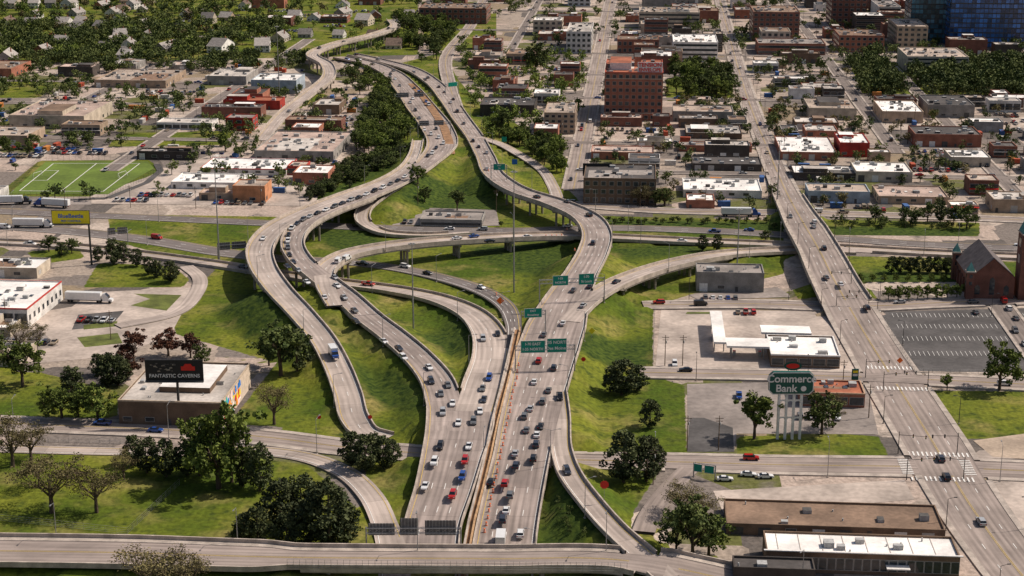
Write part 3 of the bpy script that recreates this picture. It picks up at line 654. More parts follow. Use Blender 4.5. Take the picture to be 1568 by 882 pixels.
bpx('brick_apartment_building',893,1003,312,272,250,'brown','dark','office',floors=3,bays=9)
bpx('white_shop',1046,1165,302,290,272,'white','white',patch=False)
bpx('warehouse',905,1000,244,232,222,'brick','pink'); bpx('warehouse',975,1030,228,216,210,'cream','white')
bpx('warehouse',1030,1122,186,170,160,'grey','tan'); bpx('warehouse',1050,1135,212,203,190,'brown','lgrey')
bpx('dark_warehouse',1060,1165,262,250,238,'dark','dark'); bpx('brick_warehouse',1040,1150,232,222,216,'brick','grey')
bpx('white_warehouse',1195,1280,245,232,208,'brick','white',patch=False); bpx('red_shop',1285,1330,240,218,203,'red','white')
bpx('white_warehouse',1238,1310,183,165,150,'cream','tan'); bpx('brick_warehouse',1310,1395,278,262,247,'cream','white',patch=False)
bpx('white_warehouse',1350,1412,188,170,153,'tan','white',patch=False); bpx('warehouse',1215,1330,276,264,252,'dark','white')
bpx('warehouse',1237,1330,310,292,280,'blue','tan'); bpx('tan_warehouse',1345,1450,312,300,283,'tan','pink')
bpx('white_warehouse',1455,1515,255,240,228,'cream','white'); bpx('dark_warehouse',1400,1500,225,205,192,'brick','dark')
bpx('teal_shop',1520,1600,325,305,292,'tan','lgrey'); bpx('warehouse',1420,1490,180,160,145,'grey','dark')
bpx('depot_building',1066,1168,446,416,402,'grey','grey','ware',units=5)
bpx('office_building',978,1070,45,18,10,'cream','tan','band',floors=4,bays=10)
bpx('white_office_building',1030,1098,94,64,52,'white','white','band',floors=4,bays=9)
bpx('brick_apartment_building',642,745,36,12,4,'dkbrick','brown','office',floors=3,bays=12)
bpx('white_office_building',867,905,82,48,34,'white','lgrey','office',floors=4,bays=5)
bpx('brick_office_building',945,1008,82,60,54,'brick','brown','office',floors=2,bays=8)
bpx('brick_office_building',1152,1222,62,18,8,'dkbrick','brown','office',floors=6,bays=8)
bpx('brick_office_building',1160,1262,84,66,58,'brick','grey','band',floors=2)
bpx('brick_office_building',1272,1325,42,-6,-14,'dkbrick','dark','office',floors=6,bays=6)
bpx('brick_office_building',1284,1352,80,54,44,'brick','brown','office',floors=3,bays=8)
bpx('tan_office_building',1372,1418,80,40,28,'tan','tan','office',floors=5,bays=5)
bpx('parking_garage',1388,1480,112,86,72,'cream','tan','band',floors=4)
bpx('office_building',1345,1378,30,10,0,'white','grey','band',floors=3)
for (u1,u2,vb,h,c) in ((1392,1446,66,52,(.045,.13,.17)),(1452,1620,72,90,(.03,.11,.30))):
    x1,y1=site(u1,vb); w=(u2-u1)/scl(vb); gx,gy=w2g(x1,y1); mb=MB(); d=34
    gm=[surf('tower_glass_%d_%d'%(u1,k),tuple(q*f for q in c),.3,.3,.2,0,.8) for k,f in enumerate((.5,1,1.5,2.2))]
    mb.box(0,0,0,w,d,h,M_dkroof)
    nb=int(w/3.2); nf=int(h/3.8)
    for i in range(nf):
        za=i*h/nf+.5;zb=(i+1)*h/nf-.5
        for j in range(nb):
            a=j*w/nb+.2;b=(j+1)*w/nb-.2
            mb.quad((a,-.06,za),(b,-.06,za),(b,-.06,zb),(a,-.06,zb),random.choice(gm))
        for j in range(10):
            a=j*d/10+.2;b=(j+1)*d/10-.2
            mb.quad((w+.06,a,za),(w+.06,b,za),(w+.06,b,zb),(w+.06,a,zb),random.choice(gm)); mb.quad((-.06,b,za),(-.06,a,za),(-.06,a,zb),(-.06,b,zb),random.choice(gm))
    mb.box(w*.2,d*.2,h,w*.8,d*.8,h+4,M_hvac)
    x,y=g2w(gx,gy); mb.obj('glass_office_tower',(x,y,0),-GA); OCC.append((gx,gx+w,gy,gy+d))
bpx('brick_bank_building',1225,1322,622,600,580,'brick','redr','shopfront',trim=surf('trim_tan',(.45,.3,.2),.2,1),units=3)
def lr(mb,w,d,h,rz):
    mb.box(-.6,-.6,h+.02,w+.6,0,h+.25,M_wt)
    for x in np.arange(3,w-3,5.5): mb.box(x,.6,rz,x+.2,d-.6,rz+.1,surf('roof_seam',(.5,.45,.4),.2,1))
    mb.box(w*.62,-2.5,2.7,w*.74,-.1,3.0,M_wt); mb.tube((w*.63,-2.3,-.4),(w*.63,-2.3,2.7),.1,.1,M_dmetal); mb.tube((w*.73,-2.3,-.4),(w*.73,-2.3,2.7),.1,.1,M_dmetal)
bpx('low_office_building',1172,1462,875,842,812,'brown','white','shopfront',bays=22,extra=lr,units=4,patch=False)
bpx('brown_warehouse',1112,1440,818,806,768,'brown','brown','ware',units=4,patch=False)
bpx('garage_shed',1122,1245,905,868,850,'dark','dark','ware')
def canopy(name,u1,u2,v1,v2,h,trim=M_wt):
    z=h; x1,y1=site(u1,v1,z); w=(u2-u1)/scl(v1,z); d=site(u1,v2,z)[1]-y1
    mb=MB(); mb.box(0,0,h-.7,w,d,h,trim,RM('white'))
    for a in np.linspace(w*.12,w*.88,max(2,int(w/8))):
        for b in (d*.15,d*.5,d*.85): mb.tube((a,b,0),(a,b,h-.7),.2,.2,M_metal)
    for a in np.linspace(w*.2,w*.8,max(1,int(w/7))): mb.box(a-.5,d*.45,.0,a+.5,d*.6,1.7,M_frame,M_redp)
    gx,gy=w2g(x1,y1); x,y=g2w(gx,gy); mb.obj(name,(x,y,.1),-GA); OCC.append((gx,gx+w,gy,gy+d))
canopy('gas_station_canopy',1093,1112,524,476,5.2)
canopy('gas_station_canopy',1113,1178,530,517,5.0)
canopy('gas_station_canopy',1166,1242,509,498,5.0)
bpx('gas_station_store',1180,1284,562,542,512,'brown','white','shopfront',trim=M_wt,units=5,patch=False)
def church():
    u1,v1=1483,458; x,y=site(u1,v1); gx,gy=w2g(x,y); mb=MB(); br=WM('dkbrick'); sl=surf('slate_roof',(.12,.10,.10),.3,.4); cp=surf('copper_green',(.10,.26,.24),.25,.6)
    w,d,h,rh=17,30,9,7.5
    mb.box(0,0,-.4,w,d,h,br)
    mb.poly([(0,0,h),(w,0,h),(w/2,0,h+rh)],br); mb.poly([(w,d,h),(0,d,h),(w/2,d,h+rh)],br)
    mb.quad((-.5,-.4,h-.4),(w/2,-.4,h+rh+.1),(w/2,d+.4,h+rh+.1),(-.5,d+.4,h-.4),sl); mb.quad((w/2,-.4,h+rh+.1),(w+.5,-.4,h-.4),(w+.5,d+.4,h-.4),(w/2,d+.4,h+rh+.1),sl)
    for k in range(5):
        yy=2+k*5.5; mb.quad((-.05,yy+2,2),(-.05,yy,2),(-.05,yy,6.5),(-.05,yy+2,6.5),M_glass); mb.box(-.7,yy+3,-.3,-.01,yy+3.8,6,br)
    for k,(a,zt) in enumerate(((3,6),(8.5,9),(14,6))):
        mb.poly([(a-1,-.05,2),(a+1,-.05,2),(a+1,-.05,zt-1),(a,-.05,zt),(a-1,-.05,zt-1)],M_glass)
    for (tx,ty,tw_,th_,sp) in ((18.5,-1,8,26,12),(-1.5,-1.5,3,11,4),(-1.5,28,3,11,4)):
        mb.box(tx,ty,-.4,tx+tw_,ty+tw_,th_,br)
        mb.box(tx-.3,ty-.3,th_,tx+tw_+.3,ty+tw_+.3,th_+.5,surf('stone_trim',(.44,.36,.3),.2,1))
        c=(tx+tw_/2,ty+tw_/2,th_+sp); cs=[(tx,ty,th_+.5),(tx+tw_,ty,th_+.5),(tx+tw_,ty+tw_,th_+.5),(tx,ty+tw_,th_+.5)]
        for q in range(4): mb.poly([cs[q],cs[(q+1)%4],c],cp)
        for zz in (th_*.55,th_*.8):
            mb.quad((tx+tw_*.3,ty-.05,zz),(tx+tw_*.7,ty-.05,zz),(tx+tw_*.7,ty-.05,zz+th_*.13),(tx+tw_*.3,ty-.05,zz+th_*.13),M_glass)
            mb.quad((tx-.05,ty+tw_*.7,zz),(tx-.05,ty+tw_*.3,zz),(tx-.05,ty+tw_*.3,zz+th_*.13),(tx-.05,ty+tw_*.7,zz+th_*.13),M_glass)
    mb.obj('brick_church',(x,y,0),-GA); OCC.append((gx-3,gx+30,gy-3,gy+35))
church()
def house(name,gx,gy,w,d,h,wall,rf,rot90=False,z0=0):
    mb=MB(); wm=WM(wall); rm=surf('shingle_'+rf,{'g':(.18,.165,.155),'b':(.15,.105,.08),'l':(.34,.31,.285)}[rf],.25,.6,rand=.15)
    mb.box(0,0,-.4,w,d,h,wm); rh=min(w,d)*.38
    if rot90:
        mb.poly([(0,0,h),(w,0,h),(w/2,0,h+rh)],wm); mb.poly([(w,d,h),(0,d,h),(w/2,d,h+rh)],wm)
        mb.quad((-.4,-.4,h-.25),(w/2,-.4,h+rh+.05),(w/2,d+.4,h+rh+.05),(-.4,d+.4,h-.25),rm); mb.quad((w/2,-.4,h+rh+.05),(w+.4,-.4,h-.25),(w+.4,d+.4,h-.25),(w/2,d+.4,h+rh+.05),rm)
    else:
        mb.poly([(0,d,h),(0,0,h),(0,d/2,h+rh)],wm); mb.poly([(w,0,h),(w,d,h),(w,d/2,h+rh)],wm)
        mb.quad((-.4,-.4,h-.25),(w+.4,-.4,h-.25),(w+.4,d/2,h+rh+.05),(-.4,d/2,h+rh+.05),rm); mb.quad((w+.4,d+.4,h-.25),(-.4,d+.4,h-.25),(-.4,d/2,h+rh+.05),(w+.4,d/2,h+rh+.05),rm)
    fl=2 if h>4.5 else 1
    for f in 'fr': windows(mb,f,w,d,h+.5,fl,3,.35,.4)
    mb.quad((w*.42,-.08,0),(w*.42+1,-.08,0),(w*.42+1,-.08,2.1),(w*.42,-.08,2.1),M_dkroof)
    mb.box(w*.7,d*.6,h,w*.7+.8,d*.6+.8,h+rh+1,WM('brick'))
    x,y=g2w(gx,gy); mb.obj(name,(x,y,z0),-GA+R(-.25,.25)); OCC.append((gx-2,gx+w+2,gy-7,gy+d+2))
def occ_hit(a,b,c,d,m=1.5):
    for o in OCC:
        if a-m<o[1] and b+m>o[0] and c-m<o[3] and d+m>o[2]: return True
    return False
def rd_hit(gx,gy,w,d,m=2.2):
    for a in np.linspace(0,w,4):
        for b in np.linspace(0,d,4):
            if near_road(*g2w(gx+a,gy+b),m): return True
    return False
FIELD=sid([(0,303),(50,240),(240,238),(262,260),(170,306)])
NOB=[sid(p) for p in (GR[0],GR[12],GR[21],GR[22],GR[20],GR[19])]+[FIELD]
def in_nob(gx,gy,w,d):
    for a,b in ((0,0),(w,0),(0,d),(w,d),(w/2,d/2)):
        x,y=g2w(gx+a,gy+b)
        for p in NOB:
            if insd(p,x,y): return True
    return False
PARK=[]
def fill(region,cw,cd,hr,walls,roofs,prob=.8,tall=0,hs=False,gap=(1,7)):
    P=sid(region); g=np.array([w2g(*p) for p in P])
    y=g[:,1].min()
    while y<g[:,1].max():
        x=g[:,0].min()+R(0,14); cdd=R(*cd)
        while x<g[:,0].max():
            w=R(*cw); d=cdd*R(.45,.85); gx,gy=x,y+R(0,cdd*.2); step=w+R(*gap)
            cx,cy=g2w(gx+w/2,gy+d/2)
            if insd(P,cx,cy) and not occ_hit(gx,gx+w,gy,gy+d) and not rd_hit(gx,gy,w,d) and not in_nob(gx,gy,w,d):
                if random.random()<prob:
                    if hs: house('house',gx,gy,w,d,random.choice([3.2,5.6]),random.choice(['white','cream','tan','grey','brick','white']),random.choice('gbll'),random.random()<.5)
                    else:
                        h=R(*hr); st='ware'; fl=1
                        if random.random()<tall: h=R(9,18); st=random.choice(['office','band']); fl=int(h/3.6)
                        elif random.random()<.3: st='store'
                        building(random.choice(['warehouse','shop_building','commercial_building']),gx,gy,w,d,h,random.choice(walls),random.choice(roofs),st,floors=max(1,fl),occ=True)
                elif not hs: PARK.append((gx,gy,w,d)); OCC.append((gx,gx+w,gy,gy+d))
            x+=step
        y+=cdd+R(1,3)
wl=['tan','brick','dkbrick','white','grey','cream','brown','brick','dark','dkbrick']; rf=['white','white','lgrey','white','grey','tan','pink','dark','brown','white','dark']
fill([(880,318),(1640,330),(1640,110),(905,110)],(9,26),(17,28),(3.6,8),wl,rf,.76,.07)
fill([(-120,312),(500,300),(600,190),(480,100),(-120,104)],(14,38),(20,36),(4,7.5),wl,rf,.62,.02)
fill([(735,220),(890,220),(920,80),(690,80)],(12,24),(20,30),(4,9),wl,rf,.7,.15)
fill([(700,110),(1640,112),(1640,-50),(640,-50)],(14,32),(22,34),(5,13),wl,['lgrey','tan','grey','brown','white','dark'],.66,.25)
fill([(250,60),(640,50),(640,-40),(250,-40)],(18,34),(26,50),(5,10),['brick','dkbrick','white'],rf,.25,.3,False,(20,60))
fill([(-150,100),(640,84),(640,-50),(-250,-50)],(9,13),(20,34),(3,6),wl,rf,.40,0,True,(6,30))
fill([(1480,462),(1640,462),(1640,420),(1560,400)],(9,14),(14,18),(3,5),wl,rf,.5,0)
# ---------------------------------------------------------------- vehicles
def paint(n,c): return surf('car_paint_'+n,c,.06,1,.25,.1,.6)
PA={'white':paint('white',(.72,.72,.71)),'silver':paint('silver',(.38,.39,.40)),'grey':paint('grey',(.13,.135,.14)),'black':paint('black',(.015,.015,.018)),'red':paint('red',(.42,.015,.012)),'blue':paint('blue',(.02,.07,.28)),'tan':paint('tan',(.30,.24,.17)),'dark':paint('dark',(.03,.035,.05))}
M_tyre=surf('tyre',(.015,.015,.015),.1,3,.9); M_tail=surf('tail_lamp',(.5,.01,.01),.05,3,.3); M_head=surf('head_lamp',(.8,.8,.75),.05,3,.2)
M_cglass=surf('car_glass',(.012,.014,.018),.1,2,.08,0,.7)
def veh(kind,m):
    mb=MB()
    def loft(prof,hw0,m,tops=None):
        n=len(prof); i=len(mb.v); k=mb.mi(m)
        for sg in (1,-1):
            for x,z,hw in prof: mb.v.append((x,sg*hw,z))
        mb.f.append(tuple(i+n-1-j for j in range(n))); mb.m.append(k); mb.f.append(tuple(i+n+j for j in range(n))); mb.m.append(k)
        for j in range(n):
            j2=(j+1)%n; mb.f.append((i+j,i+j2,i+n+j2,i+n+j)); mb.m.append((tops or {}).get(j,k) if tops else k)
    gi=mb.mi(M_cglass)
    def wheels(xs,hw,r=.34):
        for x in xs:
            for sg in (1,-1): mb.tube((x,sg*(hw-.22),r),(x,sg*(hw+.01),r),r,r,M_tyre,9)
    def lights(xf,xr,hw,z):
        for sg in (1,-1):
            mb.box(xf,sg*hw*.78-.18,z,xf+.04,sg*hw*.78+.18,z+.14,M_head); mb.box(xr-.04,sg*hw*.82-.16,z+.02,xr,sg*hw*.82+.16,z+.2,M_tail)
    def cab(a):
        i=len(mb.v); mb.v+=a
        mb.f+=[(i+1,i,i+4,i+5),(i+2,i+1,i+5,i+6),(i+3,i+2,i+6,i+7),(i,i+3,i+7,i+4),(i+4,i+7,i+6,i+5)]; mb.m+=[gi]*4+[mb.mi(m)]
    if kind=='car':
        loft([(-2.3,.32,.86),(-2.32,.7,.88),(-2.2,.95,.82),(-1.5,1.0,.84),(1.1,.98,.84),(2.1,.8,.8),(2.3,.62,.8),(2.28,.32,.82)],0,m)
        cab([(-1.75,.78,1.0),(1.0,.78,.98),(1.0,-.78,.98),(-1.75,-.78,1.0),(-1.05,.6,1.42),(.25,.6,1.43),(.25,-.6,1.43),(-1.05,-.6,1.42)])
        wheels((-1.4,1.4),.88); lights(2.28,-2.3,.85,.6)
    elif kind=='suv':
        loft([(-2.35,.36,.9),(-2.38,1.05,.92),(-2.3,1.12,.88),(1.15,1.1,.88),(2.15,.98,.86),(2.35,.7,.86),(2.33,.36,.88)],0,m)
        cab([(-2.25,.84,1.12),(1.15,.84,1.1),(1.15,-.84,1.1),(-2.25,-.84,1.12),(-2.0,.7,1.7),(.4,.7,1.72),(.4,-.7,1.72),(-2.0,-.7,1.7)])
        wheels((-1.4,1.45),.92,.38); lights(2.33,-2.36,.88,.75)
    elif kind=='pickup':
        loft([(-2.8,.45,.92),(-2.82,.98,.95),(-.6,1.0,.95),(1.6,1.0,.92),(2.6,.95,.9),(2.75,.7,.9),(2.72,.45,.9)],0,m)
        mb.box(-2.7,-.78,1.005,-.75,.78,1.03,M_dkroof)
        for sg in (1,-1): mb.box(-2.8,sg*.87-.06,.99,-.7,sg*.87+.06,1.15,m)
        mb.box(-2.84,-.9,.9,-2.76,.9,1.15,m)
        cab([(-.7,.86,1.0),(1.6,.86,1.0),(1.6,-.86,1.0),(-.7,-.86,1.0),(-.55,.7,1.78),(.95,.7,1.78),(.95,-.7,1.78),(-.55,-.7,1.78)])
        wheels((-1.75,1.75),.94,.42); lights(2.72,-2.82,.9,.75)
    elif kind=='van':
        loft([(-2.6,.4,.95),(-2.62,2.1,.85),(1.1,2.15,.85),(1.9,1.25,.92),(2.6,1.05,.9),(2.65,.4,.92)],0,m,{2:gi})
        for sg in (1,-1): mb.quad((.2,sg*.93,1.25),(1.4,sg*.945,1.25),(1.0,sg*.9,1.95),(.2,sg*.9,1.95),M_cglass)
        mb.quad((-2.63,-.7,1.3),(-2.64,.7,1.3),(-2.66,.62,1.95),(-2.66,-.62,1.95),M_cglass)
        wheels((-1.7,1.7),.95,.38); lights(2.64,-2.62,.9,.8)
    elif kind=='box':
        mb.box(-4,-1.2,1.0,1.6,1.2,3.4,PA['white']); mb.box(-4,-1.0,.6,3,1.0,.98,M_dmetal)
        loft([(1.7,.7,1.1),(1.7,2.5,1.0),(2.7,2.5,1.0),(3.3,1.6,1.1),(3.9,1.4,1.1),(3.95,.6,1.1)],0,m,{2:gi}); wheels((-2.8,3.0),1.15,.48); lights(3.94,-4,1.0,.9)
    elif kind=='semi':
        mb.box(-12.5,-1.28,1.15,1.5,1.28,4.0,PA['white']); mb.box(-12,-1.0,.75,1.5,1.0,1.13,M_dmetal)
        loft([(2.2,.7,1.15),(2.2,3.5,1.1),(3.2,3.7,1.05),(4.4,2.6,1.1),(4.6,1.7,1.15),(5.9,1.5,1.1),(6.0,.6,1.1)],0,m,{2:gi,3:gi}); mb.box(1.5,-.9,.7,2.2,.9,1.2,M_dmetal)
        wheels((-11.2,-10,.3,1.4,5.0),1.2,.5); lights(5.98,-12.5,1.1,.9)
    me=mb.mesh(kind); me.validate(); return me
VM={}; VN={'car':'car','suv':'suv','pickup':'pickup_truck','van':'van','box':'box_truck','semi':'semi_truck'}
def vehicle(kind,col,x,y,z,ang):
    if (kind,col) not in VM: VM[(kind,col)]=veh(kind,PA[col])
    return put(VM[(kind,col)],VN[kind],(x,y,z),ang)
RL=list(ROADS.values())
def on_road(u,v):
    for zt in (10,9,8,7,6,5,4):
        x,y=site(u,v,zt); d=np.hypot(ALL[:,0]-x,ALL[:,1]-y)-ALL[:,3]
        m=(d<-.3)&(np.abs(ALL[:,2]-zt)<.8)
        if m.any():
            k=int(np.argmin(np.where(m,d,1e9))); z=ALL[k,2]; x,y=site(u,v,z); return x,y,z,k,d[k]
    z=0.2; best=None
    for _ in range(8):
        x,y=site(u,v,z); d=np.hypot(ALL[:,0]-x,ALL[:,1]-y)-ALL[:,3]
        k=int(np.argmin(d+np.abs(ALL[:,2]-z)*.3)); z=ALL[k,2]
        best=(x,y,z,k,d[k])
    return best
PLACED=[]
def top_z(k,x,y,z):
    d=np.hypot(ALL[:,0]-x,ALL[:,1]-y)-ALL[:,3]; m=(d<0)&(np.abs(ALL[:,2]-z)<1.2)
    return max(z,ALL[m,2].max()) if m.any() else z
starts=np.r_[0,np.cumsum([len(r['S']) for r in RL])]
def car_uv(u,v,kind='car',col='white',flip=0):
    x,y,z,k,dd=on_road(u,v)
    rid=int(ALL[k,5]); r=RL[rid]; t=r['tg'][k-starts[rid]]; a=math.atan2(t[1],t[0])+(math.pi if r['dir']<0 else 0)+(math.pi if flip else 0)+R(-.02,.02)
    for px,py in PLACED:
        if math.hypot(px-x,py-y)<4.2: return
    PLACED.append((x,y)); vehicle(kind,col,x,y,top_z(k,x,y,z)+.03,a)
CW='white';SV='silver';GY='grey';BK='black';RD='red';BL='blue';DK='dark'
cars=[(767,833,'box',CW),(797,822,'suv',CW),(770,803,'suv',DK),(775,788,'car',CW),(781,765,'suv',GY),(773,745,'suv',RD),(752,742,'car',BK),(790,719,'suv',DK),(817,708,'suv',BK),(789,697,'car',SV),(805,692,'car',GY),(821,683,'suv',DK),(806,661,'car',GY),(828,655,'car',BK),(803,640,'suv',GY),(822,668,'car',CW),(831,617,'suv',GY),(857,610,'pickup',BK),(818,587,'car',CW),(825,555,'suv',RD),(848,566,'suv',DK),(812,628,'car',SV),(862,497,'car',CW),(840,600,'car',GY),(833,515,'car',GY),(893,470,'car',SV),(878,447,'car',GY),(903,441,'car',DK),(944,433,'car',DK),(908,374,'suv',DK),(902,331,'suv',BK),(869,310,'car',GY),(822,303,'car',BK),(868,724,'suv',DK),
(651,749,'car',CW),(693,765,'suv',RD),(708,737,'suv',BL),(712,712,'suv',RD),(665,713,'suv',CW),(674,686,'suv',BK),(718,686,'car',CW),(702,650,'car',CW),(725,648,'suv',GY),(735,632,'car',CW),(678,634,'suv',SV),(693,620,'car',CW),(675,605,'car',GY),(712,617,'car',SV),(741,614,'car',DK),(749,581,'suv',BL),(739,597,'car',GY),(660,586,'suv',DK),(657,565,'car',CW),(686,592,'car',GY),(645,570,'suv',GY),(618,550,'suv',CW),(588,525,'car',CW),(611,536,'car',DK),(545,495,'suv',BK),(543,478,'car',GY),
(527,458,'car',SV),(516,440,'car',CW),(513,427,'car',SV),(497,457,'car',CW),(470,434,'car',CW),(457,416,'car',SV),(449,403,'car',DK),(443,392,'car',BK),(441,381,'suv',GY),(441,371,'suv',CW),(442,361,'car',BK),(447,351,'pickup',CW),(455,344,'car',DK),(464,338,'suv',GY),(474,333,'car',SV),(486,328,'car',BK),(499,323,'car',CW),(512,318,'suv',GY),(524,313,'car',DK),(537,308,'suv',SV),(549,304,'car',BK),(561,299,'car',CW),(573,294,'suv',BK),(586,289,'suv',CW),(598,283,'car',GY),(609,278,'car',BK),(620,272,'car',CW),(631,264,'suv',DK),
(403,367,'car',CW),(511,548,'box',BL),(440,410,'car',DK),(762,513,'car',BK),(737,442,'car',CW),(655,420,'car',BK),(531,398,'van',CW),(573,386,'van',CW),(750,371,'car',BK),(808,365,'car',CW),(700,367,'car',CW),(518,402,'van',CW),
(655,240,'car',BK),(662,236,'suv',CW),(668,228,'car',DK),(679,221,'suv',CW),(672,212,'suv',CW),(660,207,'suv',CW),(650,200,'car',CW),(655,190,'pickup',CW),(668,198,'car',BK),(642,182,'car',GY),(636,170,'suv',BK),(628,158,'car',SV),(620,148,'suv',BK),(632,152,'car',CW),(612,132,'car',GY),(605,122,'car',CW),(598,114,'car',BK),(724,217,'suv',BK),(710,190,'car',GY),(700,172,'suv',DK),(690,158,'car',CW),(672,134,'car',BK),(655,120,'suv',GY),(745,235,'car',SV),(733,226,'car',BK),(745,260,'car',SV)]
for c in cars: car_uv(*c)
cols=[CW,CW,SV,GY,BK,RD,BL,DK,GY,'tan']
def scatter(name,n,s0=0,s1=1):
    r=ROADS[name]; S=r['S']
    for _ in range(n):
        i=int(len(S)*R(s0,s1))%len(S); x,y,z,hw=S[i,:4]; t=r['tg'][i]
        if r['kind']=='hwy':
            nl=r['lanes']; q=random.randrange(nl); o=-hw+.9+(2*hw-1.8)*(q+.5)/nl; a=math.atan2(t[1],t[0])+(math.pi if r['dir']<0 else 0)
        else:
            sg=random.choice((1,-1)); o=sg*random.choice([hw*.3,hw*.7] if r['lanes']>=4 else [hw*.45]); a=math.atan2(t[1],t[0])+(0 if sg>0 else math.pi)
        px,py=x+t[1]*o,y-t[0]*o
        if any(math.hypot(a_-px,b_-py)<7 for a_,b_ in PLACED): continue
        PLACED.append((px,py)); vehicle(random.choice(['car','suv','car','suv','pickup','van']),random.choice(cols),px,py,top_z(0,px,py,z)+.03,a)
for nme,n in (('freeway_eastbound',9),('freeway_westbound',16),('eastbound_connector',4),('arterial_street',14),('flyover_center',5),('north_viaduct',4),('cross_street',3),('frontage_road',6),('station_street',4),('lot_access_street',2)): scatter(nme,n)
scatter('highway_northwest_loop',14,.72,1); scatter('highway_east_carriageway',10,.75,1)
for q in [r for r in ROADS if r.startswith('street') or r.startswith('avenue')]: scatter(q,10)
for u,v,k,c in ((1440,705,'suv',DK),(1449,733,'suv',BK),(1502,802,'suv',SV),(1150,704,'suv',RD),(1287,438,'car',CW),(1265,428,'car',GY),(1246,349,'car',SV),(1110,735,'car',CW),(1146,728,'car',CW),(1172,731,'car',CW)):
    x,y=site(u,v,.25); PLACED.append((x,y))
    if u in (1110,1146,1172): vehicle(k,c,x,y,.12,R(-.2,.2)-GA)
    else: PLACED.pop(); car_uv(u,v,k,c)
for u,v,c,a in ((62,348,CW,-.05),(70,316,BL,2.9),(1145,331,BL,-.05),(30,312,DK,.1),(150,463,CW,-.1)):
    x,y=site(u,v,.2); vehicle('semi',c,x,y,.28,a)
def row(u,v,n,gap=2.9,kinds=('car','suv','pickup'),cl=None):
    x,y=site(u,v); gx,gy=w2g(x,y)
    for k in range(n):
        if random.random()<.15: continue
        a,b=g2w(gx+k*gap,gy)
        if near_road(a,b,2) or occ_hit(gx+k*gap,gx+k*gap,gy,gy,1): continue
        vehicle(random.choice(kinds),random.choice(cl or cols),a,b,.2,math.pi/2-GA+R(-.03,.03)+(math.pi if random.random()<.4 else 0))
for a in ((1130,480,3),(1195,570,4),(1020,560,2),(1090,608,4),(60,235,14),(0,240,10),(20,228,16),(170,308,7),(190,300,6),(-5,309,5),(1225,640,5),(900,230,10),(1200,225,12),(1350,235,14),(1210,258,20),(1400,262,10),(1180,200,8),(1480,290,8),(1410,240,12),(860,120,8),(850,108,9),(760,130,8),(1050,100,9),(1240,120,12),(620,342,3),(1080,458,5),(1100,470,3),(1165,438,2),(10,525,7),(125,492,5),(230,300,8),(330,312,9),(480,250,5),(540,205,4),(1470,468+12,3)): row(*a)
for gx,gy,w,d in PARK:
    x,y=g2w(gx,gy)
    if y>1600: continue
    for yy in (d*.15,d*.65):
        k=0
        while k*2.9<w-2:
            a,b=g2w(gx+1.5+k*2.9,gy+yy)
            if random.random()<.5 and not near_road(a,b,3): vehicle(random.choice(['car','suv','pickup','car','van']),random.choice(cols),a,b,gz(a,b)+.05,math.pi/2-GA)
            k+=1
def crate(kind,m):
    mb=MB()
    if kind=='shipping_container':
        mb.box(-3,-1.2,0,3,1.2,2.6,m)
        for x in np.arange(-2.8,2.8,.4):
            mb.box(x,-1.25,.15,x+.18,-1.202,2.45,m); mb.box(x,1.202,.15,x+.18,1.25,2.45,m)
        mb.box(3.002,-1.1,.1,3.05,-.05,2.5,M_frame); mb.box(3.002,.05,.1,3.05,1.1,2.5,M_frame)
    else:
        mb.poly([(-1.1,-.8,.1),(1.1,-.8,.1),(1.1,-1.0,1.3),(-1.1,-1.0,1.3)],m); mb.poly([(1.1,.8,.1),(-1.1,.8,.1),(-1.1,.9,1.6),(1.1,.9,1.6)],m)
        for s in (1.1,-1.1): mb.poly([(s,-.8,.1),(s,.8,.1),(s,.9,1.6),(s,-1.0,1.3)],m)
        mb.poly([(-1.12,-1.02,1.32),(1.12,-1.02,1.32),(1.12,.92,1.62),(-1.12,.92,1.62)],M_dkroof)
        for x in (-.9,.9):
            for y in (-.6,.6): mb.tube((x-.05,y,.1),(x+.05,y,.1),.1,.1,M_tyre,6)
    return mb.mesh(kind)
CR=[('shipping_container',crate('shipping_container',surf('box_%d'%i,c,.2,1))) for i,c in enumerate(((.4,.08,.04),(.05,.12,.3),(.55,.52,.48),(.5,.2,.05)))]+[('dumpster',crate('dumpster',surf('skip_%d'%i,c,.2,1))) for i,c in enumerate(((.03,.12,.06),(.04,.05,.12)))]
RG=[sid(p) for p in ([(880,318),(1640,330),(1640,110),(905,110)],[(-120,312),(500,300),(600,190),(480,100),(-120,104)])]
c=0
for _ in range(900):
    P=random.choice(RG); x,y=R(P[:,0].min(),P[:,0].max()),R(P[:,1].min(),P[:,1].max()); gx,gy=w2g(x,y)
    if c>=170: break
    if not insd(P,x,y) or near_road(x,y,4) or occ_hit(gx,gx,gy,gy,3) or in_nob(gx,gy,1,1): continue
    n,me=random.choice(CR); put(me,n,(x,y,0.05),-GA+random.choice((0,math.pi/2))+R(-.1,.1)); c+=1
